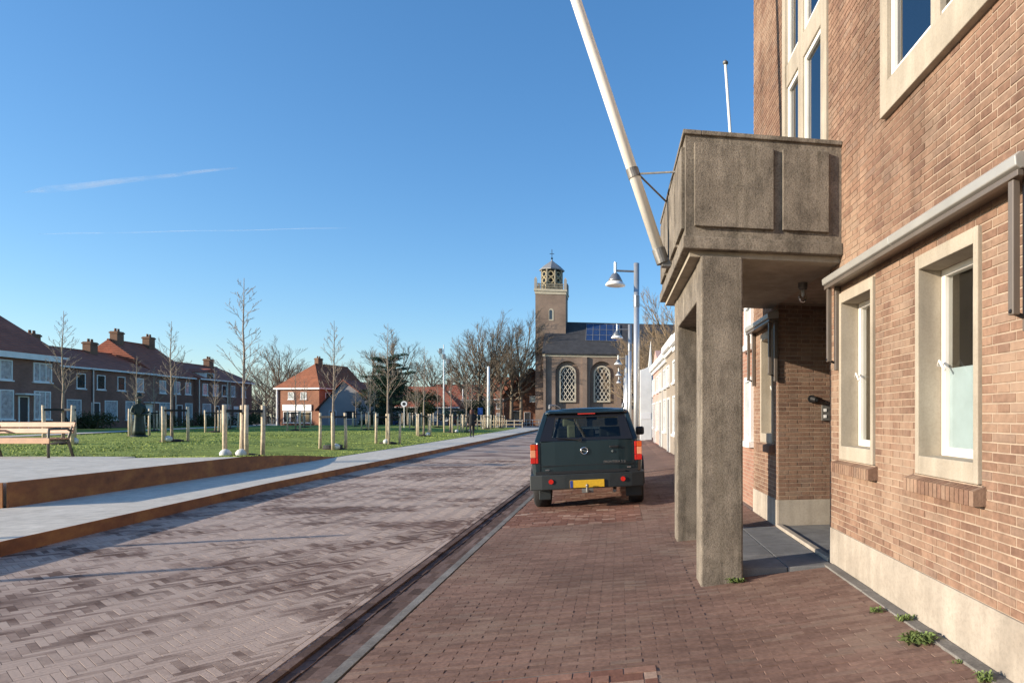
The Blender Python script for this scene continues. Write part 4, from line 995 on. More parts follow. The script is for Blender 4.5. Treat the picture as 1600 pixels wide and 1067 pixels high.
for k in range(22):
    q = k/21
    for x, y in ((TX0+0.25+q*(TX1-TX0-0.5),TY0+0.1),(TX1-0.1,TY0+0.25+q*(TY1-TY0-0.5)),(TX0+0.1,TY0+0.25+q*(TY1-TY0-0.5))): m.tube((x,y,TZ+0.35),(x,y,TZ+1.15),0.04,n=4)
for z in (0.7,1.15): m.box(TX0+0.2,TX1-0.2,TY0+0.05,TY0+0.15,TZ+z,TZ+z+0.09); m.box(TX1-0.15,TX1-0.05,TY0+0.2,TY1-0.2,TZ+z,TZ+z+0.09)
m.build('balustrade','lantern_stone',tw)
# ------------------------------------------------------------------ trees
def SY(x, y): return y-0.325*x if x < -5 else y
def branch(mb, p, d, L_, r, lev, rg, spec):
    segs = 4 if lev < 2 else 3; pts = [p.copy()]; q = p.copy(); dd = d.copy()
    for k in range(segs):
        dd = (dd + Vector((rg.uniform(-1,1),rg.uniform(-1,1),rg.uniform(-1,1)))*spec['wob'] + Vector((0,0,spec['up'])) ).normalized()
        q = q + dd*(L_/segs); pts.append(q.copy())
    rs = [r*(1-0.6*k/segs) for k in range(segs+1)]
    mb.path(pts, rs, 5 if lev < 2 else 3)
    if lev >= spec['lev']: return
    n = spec['n'][lev]
    for k in range(n):
        t = 0.25+0.75*(k+rg.random()*0.8)/n; t = min(t, 0.999); i = int(t*segs); f = t*segs-i
        b = pts[i].lerp(pts[i+1], f); ax = (pts[i+1]-pts[i]).normalized()
        side = ax.orthogonal().normalized(); side.rotate(Matrix.Rotation(rg.uniform(0,6.283),3,ax))
        ang = rg.uniform(*spec['ang']); nd = (ax*math.cos(ang)+side*math.sin(ang)).normalized()
        branch(mb, b, nd, L_*rg.uniform(*spec['len'])*(1.1-0.45*t), max(r*(1-0.6*t)*0.6, spec['rmin']), lev+1, rg, spec)
def big_tree(seed, h, fork=0.28):
    rg = random.Random(seed); tr = MB(); cr = MB()
    th = h*fork; lean = rg.uniform(-0.2,0.2)
    tr.path([(0,0,-0.3),(lean*0.2,0,th*0.5),(lean*0.6,0.05,th),(lean,0.1,h*0.55)], [h*0.021,h*0.017,h*0.015,h*0.009], 8)
    spec = dict(wob=0.15, up=0.05, lev=3, n=[6,6,5], ang=(0.28,0.7), len=(0.42,0.68), rmin=0.014)
    nb = 11
    for k in range(nb):
        t = k/(nb-1); z = th*0.85+(h*0.55-th*0.85)*t; a = k*2.4+rg.random()
        d = Vector((math.cos(a),math.sin(a),0.6+1.2*t)).normalized()
        branch(cr, Vector((lean*(0.6*z/th if z < th else 0.7),0.08,z)), d, h*(0.42-0.06*t)*rg.uniform(0.85,1.1), h*0.008, 0, rg, spec)
    return tr, cr
def place_tree(name, label, pair, mats, loc, rz, sc, group=None, parts=('trunk','crown')):
    t = thing(name, label, 'tree', loc, rz, group); t.scale = (sc,sc,sc)
    for me, nm in zip(pair, parts): link(nm, me, t)
    return t
big = []
for s_ in (11, 23, 37):
    a, b = big_tree(s_, 13.5); big.append((a.mesh('trunk','bark_old',True), b.mesh('crown','bark_old',True)))
BL = 'tall bare deciduous tree in the group beside the church tower'
for i, (x, y, s_) in enumerate([(-20.4,98.6,1.15),(-18.4,98.5,1.25),(-16.8,98,1.02),(-15.4,99.5,1.2),(-13.9,99.6,1.25),(-22.7,99,1.02)]):
    place_tree('bare_tree', BL, big[i%3], None, (x,y,-0.1), i*1.9, s_, 'bare trees beside the church tower')
bm = []
for s_ in (5, 8):
    a, b = big_tree(s_, 10, 0.2); bm.append((a.mesh('trunk','bark_brown',True), b.mesh('crown','bark_brown',True)))
for i, (x, y, s_) in enumerate([(3.4,76,1.1),(6.2,80,1.3),(5.2,71,1.0),(9.5,84,1.35),(4.6,83,1.25),(7.6,74,1.15),(9.0,90,1.95),(12.5,93,1.9)]):
    place_tree('bare_tree', 'brownish bare tree in front of the church nave roof, past the row houses', bm[i%2], None, (x,y,0), i*2.1, s_, 'brown bare trees by the church nave')
for i, (x, y, s_) in enumerate([(-50.5,92,0.92),(-52,99,0.85),(-38.5,100,0.95),(-33,97,1.05),(-28.5,100,0.9),(-60,105,0.8),(-62,84,0.75),(-24,108,0.75)]):
    place_tree('bare_tree', 'bare tree rising behind the roofs beyond the green', big[(i+1)%3], None, (x,y,0), i*1.3, s_, 'bare trees behind the far houses')
# young trees on stakes
def young(seed, h):
    rg = random.Random(seed); tr = MB(); cr = MB(); k = 7; pts = []; x = y = 0
    for i in range(k+1):
        pts.append((x, y, h*i/k)); x += rg.uniform(-0.03,0.03); y += rg.uniform(-0.03,0.03)
    tr.path(pts, [0.062-0.055*(i/k)**0.8 for i in range(k+1)], 7)
    spec = dict(wob=0.10, up=0.05, lev=2, n=[5,2], ang=(0.35,0.7), len=(0.3,0.55), rmin=0.006)
    n = 26
    for i in range(n):
        t = 0.36+0.6*i/n; z = h*t; j = min(int(t*k), k-1); f = t*k-j; b = Vector(pts[j]).lerp(Vector(pts[j+1]), f); a = i*2.4+rg.random()
        d = Vector((math.cos(a),math.sin(a),rg.uniform(0.75,1.4))).normalized()
        branch(cr, b, d, (1.25-0.95*((t-0.36)/0.6))*rg.uniform(0.6,1.1)*h/5.5, 0.016*(1.15-t), 0, rg, spec)
    return tr.mesh('trunk','bark_young',True), cr.mesh('branches','bark_young',True)
YT = [young(s_, 5.2) for s_ in (1, 2, 3)]
sm_ = MB(); sm_.path([(0,0,-0.05),(0.01,0,0.7),(0,0.005,1.42)], [0.056,0.053,0.05], 8); STK = sm_.mesh('stake','wood_stake',True)
rm_ = MB(); rm_.lathe([(0.30,0),(0.33,0.0),(0.33,0.17),(0.30,0.17)],n=18); RING = rm_.mesh('watering_ring','rubber_strap')
so_ = MB(); so_.lathe([(0.42,-0.02),(0.36,0.05),(0.2,0.09),(0.02,0.10)],n=14); SOIL = so_.mesh('soil_mound','soil',True)
wb_ = MB(); wb_.lathe([(0.07,0.0),(0.13,0.05),(0.14,0.14),(0.09,0.21),(0.02,0.24)],n=12); BAG = wb_.mesh('water_bag','water_bag',True)
def young_tree(label, x, y, h, var, rz, group=None, nst=3, bag=1, ring=False, trunk=True, z=None, r=0.5):
    z = lawn_z(x,SY(x,y)) if z is None else z
    t = thing('young_tree', label, 'tree', (x,y,z), rz, group)
    if trunk:
        for me, nm in zip(YT[var%3], ('trunk','branches')): o = link(nm, me, t); o.scale = (h/5.2*0.9+0.1,)*2+(h/5.2,)
    P_ = []
    for k in range(nst):
        a = 0.4+2*math.pi*k/nst; p = (r*math.cos(a), r*math.sin(a), 0); o = link('stake', STK, t, loc=p); o.rotation_euler = (J(0.02),J(0.02),k); P_.append(p)
    for p in P_:
        s_ = MB(); q = Vector((p[0],p[1],0)).normalized().cross(Vector((0,0,1)))
        s_.prism([(-1,1.22),(1,1.22),(1,1.30),(-1,1.30)], lambda v: (p[0]+q.x*v[0]*0.05,p[1]+q.y*v[0]*0.05,v[1]), lambda v: (q.x*v[0]*0.07,q.y*v[0]*0.07,v[1])); s_.build('tie_strap','rubber_strap',t)
    link('soil_mound', SOIL, t)
    if ring: link('watering_ring', RING, t)
    for k in range(bag): a = -1.2-0.9*k; link('water_bag', BAG, t, loc=(0.42*math.cos(a)-0.1,0.42*math.sin(a),0))
    return t
YG = 'young trees on stakes'
young_tree('young bare tree with stakes and pale watering bags at the platform corner', -9.95, 16.3, 4.9, 0, 0.2, YG, 4, 2, r=0.42)
young_tree('staked young tree with dark watering ring beside the pavement', -10.67, 23.6, 5.0, 1, 0.5, YG, 3, 1, True)
young_tree('staked young tree growing right behind the bench end', -19.9, 20.85, 4.9, 2, 1.2, YG, 3, 1)
young_tree('staked young tree next to the dark statue', -24.5, 30.2, 4.2, 1, 2.2, YG, 3, 0)
young_tree('staked young tree on the lawn between statue and platform corner', -17.7, 23.8, 4.9, 2, 0.1, YG, 3, 1)
ML = 'slim young tree with three pale stakes along the pavement edge'
for i, (x, y, h) in enumerate([(-10.45,29.2,5.7),(-11.97,40.2,5.8),(-12.3,48.7,5.4),(-11.7,51.5,4.8),(-12.9,59,5),(-12.6,64.3,5),(-13.1,69,5),(-12.4,71.6,5),(-13.3,75.5,5)]):
    young_tree('%s slim staked tree along the pavement after the one with a watering ring' % ('first','second','third','fourth','fifth','sixth','seventh','eighth','ninth')[i], x, y, h, i, i*0.8, 'young trees along the pavement', 4, 1)
FL = 'slim staked young tree at the far side of the lawn'
for i, (x, y, h) in enumerate([(-25.6,62,4.8),(-22.2,42.9,4.4),(-22.5,58,5.2),(-27.4,72,5.4),(-30.5,48,4.6),(-25.2,38,4.2),(-20.4,66,5.0),(-31.5,40.5,4.6),(-16.2,52,4.8),(-17.0,62,5.0),(-18.6,47.5,4.6),(-15.8,69,5.0),(-22.8,70,4.8),(-27.6,55,4.6)]):
    young_tree(FL, x, y, h, i+1, i*1.1, 'young trees at the far side of the lawn', 3, 0)
for lab_, x, y, z in (('unseen wooden post added by the start of the left pavement to cast a shadow streak on the road', -12.0, 4.7, 0.13), ('unseen wooden post added before the platform front to cast a shadow streak on the road', -11.5, 6.5, 0.13)):  # posts out of view, added to cast two thin shadow streaks on the road
    t = thing('shadow_post', lab_, 'post', (x, y+0.325*x, z)); m = MB(); m.path([(0,0,-0.3),(0.01,0,1.2),(0,0,1.9)],[0.056,0.054,0.052],10); m.build('post','wood_stake',t,smooth=True); m = MB(); m.lathe([(0.058,1.9),(0.06,1.92),(0.02,1.97)],n=10); m.build('cap','galvanised',t)
# cedar and evergreens
def clump(mb, rg, c, rad, n, size, flat=1.0):
    for _ in range(n):
        while True:
            v = Vector((rg.uniform(-1,1),rg.uniform(-1,1),rg.uniform(-1,1)))
            if v.length < 1: break
        p = (c[0]+v.x*rad[0], c[1]+v.y*rad[1], c[2]+v.z*rad[2]); a = Vector((rg.uniform(-1,1),rg.uniform(-1,1),rg.uniform(-1,1)*flat)).normalized()*size*rg.uniform(0.6,1.3); b = a.orthogonal().normalized()*size*rg.uniform(0.25,0.5)
        mb.add([(p[0]-a.x,p[1]-a.y,p[2]-a.z),(p[0]+b.x,p[1]+b.y,p[2]+b.z),(p[0]+a.x,p[1]+a.y,p[2]+a.z),(p[0]-b.x,p[1]-b.y,p[2]-b.z)],[(0,1,2,3)])
rg = random.Random(9)
cd = thing('cedar_tree', 'dark cedar with flat spreading boughs beside the low red-roofed house', 'tree', (-27.2,76.7,0))
m = MB(); m.path([(0,0,-0.3),(0.1,0,4),(0,0.1,9.6)],[0.42,0.3,0.06],8); m.build('trunk','bark_old',cd,smooth=True)
nb = MB(); bb = MB()
for k in range(30):
    z = 2.6+7.2*(k/29)**0.9; a = k*2.4+rg.random(); L_ = (4.2 if z < 8.4 else 3.4)*rg.uniform(0.5,1.05)*(1.1-0.35*k/29)
    tip = Vector((math.cos(a)*L_,math.sin(a)*L_,z+rg.uniform(-0.1,0.7))); bb.path([(0,0,z),(tip.x*0.5,tip.y*0.5,z+0.25),tip],[0.09,0.06,0.02],4)
    for q in range(7):
        t_ = 0.25+0.75*q/6; clump(nb, rg, (tip.x*t_+rg.uniform(-.3,.3),tip.y*t_+rg.uniform(-.3,.3),z+(tip.z-z)*t_+0.08), (0.65,0.65,0.20), 60, 0.12, 0.5)
for k in range(60): a = rg.uniform(0,6.28); z_ = rg.uniform(2.2,7.5); q_ = rg.uniform(0.3,2.6); clump(nb, rg, (q_*math.cos(a),q_*math.sin(a),z_), (0.8,0.8,0.45), 70, 0.13)
bb.build('boughs','bark_old',cd); nb.build('crown','cedar_needle',cd); cd.scale = (0.86,0.86,0.9)
def bush(name, label, loc, w, h, n, mat='hedge_leaf', seed=1, size=0.12, group=None):
    rg = random.Random(seed); t = thing(name, label, 'bush', loc, 0, group); m = MB(); s_ = MB()
    for k in range(int(n/110)):
        a = rg.uniform(0,6.28); r_ = rg.uniform(0,1)**0.6; zz = rg.uniform(0.05,1); f = math.sqrt(max(0.05,1-(zz*0.95)**2.2))
        c = (math.cos(a)*r_*w*f, math.sin(a)*r_*w*0.6*f, zz*h); clump(m, rg, c, (0.55,0.5,0.5), 110, size)
    m.build('foliage',mat,t)
    for k in range(5): a = rg.uniform(0,6.28); s_.path([(0.1*math.cos(a),0.1*math.sin(a),-0.2),(w*0.3*math.cos(a),w*0.3*math.sin(a),h*0.5),(w*0.5*math.cos(a),w*0.5*math.sin(a),h*0.85)],[0.08,0.05,0.02],5)
    s_.build('stem','bark_old',t)
    return t
bush('evergreen_bush', 'dark evergreen mass under the cedar', (-28.8,80,0), 4.2, 6.6, 11000, seed=2)
bush('evergreen_bush', 'tall dark shrub beside the round traffic sign', (-22.6,75,0), 3.2, 4.4, 8000, seed=3)
bush('evergreen_bush', 'low dark hedge mass at the far end of the lawn', (-18.4,86,0), 3.4, 3.4, 7000, seed=4)
bush('evergreen_bush', 'brown-green bush behind the grey gable house', (-33.6,94,0), 3.4, 8.5, 8000, 'hedge_leaf', 5)
bush('evergreen_bush', 'dark hedge along the garden of the hipped house', (-49.5,80,0.2), 2.8, 3.0, 5000, seed=6)
bush('evergreen_bush', 'dark shrub between the far houses and the bare trees', (-25.5,104,0), 4.5, 4.2, 8000, seed=8)
for i, (x, y) in enumerate(((-41,53),(-42,47),(-42.4,62),(-42,69))):
    bush('garden_hedge', 'low clipped garden hedge before the dark brick terrace', (x,y,0.4), 2.2, 1.1, 2600, seed=20+i, size=0.09, group='garden hedges')
# the far wood that closes the horizon: nobody could count its trees
rg = random.Random(77); fw = MB()
for k in range(420):
    a = rg.uniform(-1,1); x = -75+rg.uniform(-75,75); y = 168-0.15*x+rg.uniform(-12,12); h = rg.uniform(5,9)
    fw.path([(x,y,-0.4),(x+rg.uniform(-.4,.4),y,h*0.5),(x+rg.uniform(-.8,.8),y,h)],[0.16,0.1,0.03],3)
    for q in range(14):
        t_ = rg.uniform(0.2,0.9); b = Vector((x,y,h*t_)); e_ = b+Vector((rg.uniform(-1,1)*2.2*(1.1-t_),rg.uniform(-1,1)*2,rg.uniform(0.5,2.6))); fw.path([b,b.lerp(e_,0.5)+Vector((0,0,0.3)),e_],[0.06,0.045,0.02],3)
        for w_ in range(3): e2 = e_+Vector((rg.uniform(-.9,.9),0,rg.uniform(0,1.1))); m0 = b.lerp(e_,rg.uniform(0.4,1)); fw.path([m0,e2],[0.035,0.015],3)
for k in range(130):
    x = -75+rg.uniform(-78,78); clump(fw, rg, (x,160-0.15*x,rg.uniform(0.3,2.6)), (2.2,1.5,1.3), 34, 0.35)
tag(fw.build('far_wood','far_twig'), 'far bare wood closing the horizon behind the houses', 'trees', kind='stuff')
# weeds in the joints
def weed(label, x, y, n, r_, seed, h=0.05):
    rg = random.Random(seed); t = thing('weed', label, 'plant', (x,y,walk_z(x))); m = MB()
    for k in range(n):
        a = rg.uniform(0,6.28); l = rg.uniform(0.4,1)*r_; w = l*0.16; bx_, by_ = rg.uniform(-r_,r_)*0.8, rg.uniform(-r_,r_)*0.35; up_ = rg.uniform(0.3,1)*h
        dx, dy = math.cos(a), math.sin(a); p0 = Vector((bx_,by_,0)); p1 = p0+Vector((dx*l*0.5-dy*w,dy*l*0.5+dx*w,up_)); p2 = p0+Vector((dx*l,dy*l,up_*0.75)); p3 = p0+Vector((dx*l*0.5+dy*w,dy*l*0.5-dx*w,up_))
        m.add([p0,p1,p2,p3],[(0,1,2,3)])
    m.build('leaves','weed_leaf',t); t.location.y -= 0.66
weed('leafy weed growing at the foot of the near pillar', 1.10, 6.27, 70, 0.075, 1, 0.05)
weed('small weed in the brick joint by the wall strip, farthest from the next weeds', 1.90, 5.05, 40, 0.06, 2, 0.035)
weed('weed tuft touching the concrete strip below the wall', 1.99, 4.80, 55, 0.06, 3, 0.05)
weed('largest sprawling weed beside the concrete wall strip', 1.90, 4.42, 130, 0.10, 4, 0.055)
weed('tiny weed sprig between the large weed and the plinth strip', 1.95, 4.05, 24, 0.035, 5, 0.025)
weed('bright green weed tuft at the strip below the window', 1.96, 3.78, 60, 0.05, 6, 0.06)
# ------------------------------------------------------------------ lamps
def street_lamp(x, y):
    t = thing('street_lamp', 'grey street lamp post with white bell lamp on a short arm', 'street lamp', (x,y,walk_z(min(x,2))), 0, 'street lamps along the sidewalk')
    return t
lp0 = street_lamp(0.67,17.3)
m = MB(); m.path([(0,0,0),(0,0,2),(0,0,5.62)],[0.078,0.078,0.074],16); m.build('post','lamp_metal',lp0,smooth=True)
m = MB(); m.lathe([(0.10,0),(0.10,0.12),(0.08,0.15)]); m.build('base_collar','lamp_metal',lp0)
m = MB(); m.tube((-0.56,0,5.40),(-0.05,0,5.40),0.028,n=10); m.build('arm','lamp_hood',lp0)
m = MB(); m.tube((-0.56,0,5.25),(-0.56,0,5.62),0.042,n=12); m.build('stem','lamp_metal',lp0)
m = MB(); m.lathe([(0.20,5.10),(0.17,5.17),(0.11,5.28),(0.06,5.33),(0.03,5.34)],(-0.56,0,0),24); m.build('hood','lamp_hood',lp0,smooth=True)
m = MB(); m.lathe([(0.20,4.985),(0.265,5.0),(0.26,5.03),(0.20,5.10)],(-0.56,0,0),24); m.build('shade','lamp_white',lp0,smooth=True)
m = MB(); m.tube((0,0,4.45),(0,0,4.75),0.083,n=16); m.build('band','lamp_hood',lp0)
lp0['label'] = 'grey street lamp post with white bell lamp, first one beyond the parked car'
for (x, y), nth in zip(((0.82,28.9),(1.02,43.4),(1.18,55),(1.33,67)), ('second','third','fourth','fifth')):
    c = copy_tree(lp0); c.location = (x,y,walk_z(0.8)); c['label'] = 'grey street lamp post with white bell lamp, %s one beyond the parked car' % nth
ma = thing('light_mast', 'tall slim mast with three dark floodlights above the far lawn', 'light mast', (-18,68,0))
m = MB(); m.path([(0,0,0),(0,0,9.3)],[0.10,0.05],8); m.build('mast','white_far',ma,smooth=True)
for dx, z in ((-0.32,8.6),(0.0,8.0),(0.42,7.5)):
    m = MB(); m.box(dx-0.16,dx+0.16,-0.12,0.12,z-0.28,z+0.28); m.tube((0,0,z),(dx,0,z),0.03,n=6); m.build('floodlight','lamp_hood',ma,bevel=0.03)
wp = thing('white_post', 'thick white pole standing in front of the bare church trees', 'pole', (-13.2,68.8,0)); m = MB(); m.path([(0,0,-0.1),(0,0,6.8)],[0.17,0.13],12); m.build('pole','white_far',wp,smooth=True); m = MB(); m.lathe([(0.13,0),(0.14,0.05),(0.03,0.16)],(0,0,6.8),12); m.build('cap','white_far',wp)
for i, (x, y, h) in enumerate(((-21.5,92,5.5),(-23.5,92,5.2),(-16.2,84,4.6),(-25.2,96,5.4))):
    f = thing('flag_pole', 'short white pole standing by the far square', 'pole', (x,y,0), 0, 'white poles by the square'); m = MB(); m.path([(0,0,0),(0.02,0,h)],[0.09,0.07],8); m.build('pole','white_far',f); m = MB(); m.lathe([(0.07,0),(0.1,0.05),(0.02,0.12)],(0.02,0,h),8); m.build('cap','lamp_metal',f)
sg2 = thing('traffic_sign', 'round white traffic sign with dark centre on a grey pole', 'sign', (-19.1,57.8,0.15))
m = MB(); m.tube((0,0,0),(0,0,2.75),0.04,n=8); m.build('pole','lamp_metal',sg2); m = MB(); m.tube((0,-0.05,2.5),(0,-0.075,2.5),0.27,n=24); m.build('disc','sign_white',sg2); m = MB(); m.tube((0,-0.076,2.5),(0,-0.084,2.5),0.15,n=16); m.build('symbol','dark_metal',sg2)
sg3 = thing('direction_sign', 'small blue road sign among the bare tree trunks', 'sign', (-16.4,80,0)); m = MB(); m.tube((0,0,0),(0,0,2.6),0.05,n=8); m.build('pole','lamp_metal',sg3); m = MB(); m.box(-0.3,0.3,-0.08,-0.05,1.7,2.6); m.build('board','sign_blue',sg3)
# white fence at the end of the lawn
fn = thing('rail_fence', 'low pale wooden rail fence at the far end of the lawn', 'fence', (-15,77,0))
for k in range(9): m = MB(); x = -3.4+k*0.95; m.box(x-0.05,x+0.05,-0.05,0.05,-0.2,1.1); m.build('post','wood_stake',fn)
for z in (0.5,0.95): m = MB(); m.box(-3.4,4.2,-0.075,-0.051,z-0.045,z+0.045); m.build('rail','wood_stake',fn)
cf = thing('church_railing', 'thin grey railing in front of the church', 'railing', (-12,93.5,0))
for k in range(12): m = MB(); m.tube((-3+k*0.9,0,-0.1),(-3+k*0.9,0,1.0),0.04,n=6); m.build('post','lamp_metal',cf)
for z in (0.5,1.0): m = MB(); m.tube((-3,0,z),(6.9,0,z),0.035,n=6); m.build('rail','lamp_metal',cf)
# ------------------------------------------------------------------ bench, statue
bn = thing('bench', 'wooden slat bench with dark iron armrests on the raised platform', 'bench', (-13.60,13.13,0.5), R(-9.6))
for y, z, tl in ((0.30,0.76,-0.25),(0.26,0.615,-0.25)):
    m = MB(Matrix.Translation((0,y,z)) @ Matrix.Rotation(tl,4,'X')); m.box(-0.92,0.92,-0.018,0.018,-0.062,0.062); m.build('back_slat','bench_wood',bn,bevel=0.008)
for k in range(4):
    y = -0.22+k*0.115; m = MB(Matrix.Translation((0,y,0.44))); m.box(-0.92,0.92,-0.05,0.05,-0.02,0.02); m.build('seat_slat','bench_wood',bn,bevel=0.008)
m = MB(); m.box(-0.92,0.92,-0.305,-0.275,0.33,0.455); m.build('seat_slat','bench_wood',bn,bevel=0.008)
for x in (-0.86,0.86):
    m = MB(); m.path([(x,-0.26,0),(x,-0.27,0.42),(x,-0.25,0.66),(x,0.16,0.665),(x,0.235,0.62)],[0.026]*5,8); m.path([(x,0.30,0),(x,0.18,0.42),(x,0.25,0.62),(x,0.345,0.86)],[0.03,0.028,0.026,0.022],8); m.tube((x,-0.26,0.40),(x,0.19,0.40),0.024,n=8); m.build('end_frame','bench_iron',bn,smooth=True)
def skin_mesh(name, joints, edges, root, sub=2):
    me = bpy.data.meshes.new(name); names = list(joints)
    me.from_pydata([joints[k][0] for k in names], [(names.index(a),names.index(b)) for a,b in edges], [])
    o = bpy.data.objects.new(name, me); COL.objects.link(o)
    o.modifiers.new('skin','SKIN'); sk = me.skin_vertices[0].data
    for i, k in enumerate(names):
        r_ = joints[k][1]; sk[i].radius = r_ if isinstance(r_, tuple) else (r_, r_)
        sk[i].use_root = (k == root)
    s_ = o.modifiers.new('sub','SUBSURF'); s_.levels = sub; s_.render_levels = sub
    dg = bpy.context.evaluated_depsgraph_get(); ev = o.evaluated_get(dg); out = bpy.data.meshes.new_from_object(ev)
    bpy.data.objects.remove(o); out.polygons.foreach_set('use_smooth', [True]*len(out.polygons)); return out
stt = thing('statue', 'dark bronze statue of a cloaked figure standing on the lawn', 'statue', (-23.4,29.0,0.40), 0.6); stt.scale = (0.85,0.85,1.05)
js = dict(pel=((0,0,0.95),(0.20,0.17)), hip=((0,0,1.1),(0.21,0.17)), chest=((0,-0.02,1.42),(0.23,0.17)), neck=((0,-0.03,1.62),0.08), chin=((0,-0.05,1.72),0.10), head=((0,-0.04,1.88),0.12),
          sl=((-0.24,-0.02,1.48),0.10), el=((-0.34,-0.06,1.2),0.085), hl=((-0.14,-0.24,1.12),0.06), sr=((0.24,-0.02,1.48),0.10), er=((0.34,-0.06,1.18),0.085), hr=((0.14,-0.26,1.08),0.06))
me = skin_mesh('figure', js, [('pel','hip'),('hip','chest'),('chest','neck'),('neck','chin'),('chin','head'),('chest','sl'),('sl','el'),('el','hl'),('chest','sr'),('sr','er'),('er','hr')], 'pel'); me.materials.append(MATS['bronze']); link('figure', me, stt)
m = MB(); n_ = 22; rings = []
for z_, r_ in ((0.10,0.31),(0.35,0.28),(0.7,0.24),(1.0,0.21),(1.3,0.22),(1.48,0.18),(1.56,0.09)):
    rings.append([((r_*(1+0.07*math.sin(5*2*math.pi*k/n_+z_)))*math.cos(2*math.pi*k/n_), r_*0.85*(1+0.07*math.sin(5*2*math.pi*k/n_+z_))*math.sin(2*math.pi*k/n_)+0.03, z_) for k in range(n_)])
m.loft(rings); m.build('cloak','bronze',stt,smooth=True)
m = MB(); m.lathe([(0.40,-0.1),(0.40,0.08),(0.36,0.12)],n=20); m.build('plinth','bronze',stt)
m = MB(); m.lathe([(0.17,1.98),(0.20,1.99),(0.13,2.02),(0.11,2.10),(0.03,2.12)],(0,-0.04,0),16); m.build('hat','bronze',stt,smooth=True)
# ------------------------------------------------------------------ pedestrian
ps = thing('person', 'person in a black coat and dark trousers walking along the pavement', 'person', (-8.75,40.0,0.14), R(200))
J_ = dict(pelvis=((0,0,0.93),(0.155,0.12)), waist=((0,0.0,1.10),(0.15,0.115)), chest=((0,0.01,1.34),(0.175,0.13)), neck=((0,0.01,1.50),0.06), jaw=((0,0.03,1.57),0.075), head=((0,0.02,1.68),0.098))
E_ = [('pelvis','waist'),('waist','chest'),('chest','neck'),('neck','jaw'),('jaw','head')]
for s_, nm in ((-1,'l'),(1,'r')):
    st_ = 0.22*s_
    J_.update({'hip'+nm:((0.09*s_,0,0.90),0.10),'knee'+nm:((0.10*s_,0.10 if s_ > 0 else 0.02,0.50),0.068),'ank'+nm:((0.10*s_,st_*0.9,0.09),0.045),'toe'+nm:((0.11*s_,st_*0.9+0.16,0.04),0.036),
               'sh'+nm:((0.19*s_,0.01,1.38),0.078),'elb'+nm:((0.25*s_,-0.08*s_-0.03,1.12),0.058),'wr'+nm:((0.24*s_,-0.10*s_+0.07,0.90),0.036),'palm'+nm:((0.24*s_,-0.10*s_+0.09,0.83),0.03)})
    E_ += [('pelvis','hip'+nm),('hip'+nm,'knee'+nm),('knee'+nm,'ank'+nm),('ank'+nm,'toe'+nm),('chest','sh'+nm),('sh'+nm,'elb'+nm),('elb'+nm,'wr'+nm),('wr'+nm,'palm'+nm)]
    for q in range(4):
        J_['f%d%s' % (q,nm)] = ((0.24*s_,-0.10*s_+0.066+0.017*q,0.755-0.008*(q in (1,2))),0.008); E_.append(('palm'+nm,'f%d%s' % (q,nm)))
    J_['th'+nm] = ((0.235*s_,-0.10*s_+0.135,0.80),0.009); E_.append(('palm'+nm,'th'+nm))
me = skin_mesh('body', J_, E_, 'pelvis', 1)
for k in ('skin','coat_black','trouser_dark','black_plastic'): me.materials.append(MATS[k])
for pl in me.polygons:
    z = pl.center.z; x = abs(pl.center.x)
    pl.material_index = 3 if z < 0.11 else (0 if (z > 1.49 and x < 0.14) or (x > 0.2 and z < 0.89 and z > 0.6) else (2 if z < 0.86 else 1))
link('body', me, ps)
m = MB(); m.lathe([(0.20,0.72),(0.205,0.90),(0.175,1.10),(0.19,1.34),(0.13,1.46),(0.085,1.50)],n=16); m.build('coat','coat_black',ps,smooth=True)
m = MB(); m.lathe([(0.09,1.42),(0.125,1.52),(0.128,1.66),(0.10,1.76),(0.03,1.795)],(0,-0.015,0),14); m.build('hair','hair_auburn',ps,smooth=True)
m = MB(); m.box(0.20,0.30,-0.02,0.06,0.92,1.12); m.build('bag','black_plastic',ps,bevel=0.02)
# ------------------------------------------------------------------ contrails
for (p0, p1, r0, lab) in (((-2721,3505,1050),(-1730,3337,1168),20,'short bright vapour trail high in the sky'), ((-2647,3493,856),(-1198,3247,886),4,'long faint vapour trail low in the sky')):
    m = MB(); a, b = Vector(p0), Vector(p1); n = 24; m.path([a.lerp(b,k/n)+Vector((0,0,1.5*math.sin(k*0.7))) for k in range(n+1)],[max(1.0,r0*(1-0.75*k/n)*(min(1,k/3))) for k in range(n+1)],10)
    tag(m.build('contrail','vapour',smooth=True), lab, 'vapour trail')
# ------------------------------------------------------------------ parked off-roader
car = thing('parked_car', 'dark green off-road estate car parked on the sidewalk bay', 'car', (-0.37,10.72,walk_z(-0.36)-0.004)); car.rotation_euler = (0,-0.03,R(-0.5)); car.scale = (1.035,)*3
def half(pts): return [(x,z) for x,z in pts]+[(-x,z) for x,z in reversed(pts)]
def ring(y, pts): return [(x,y,z) for x,z in half(pts)]
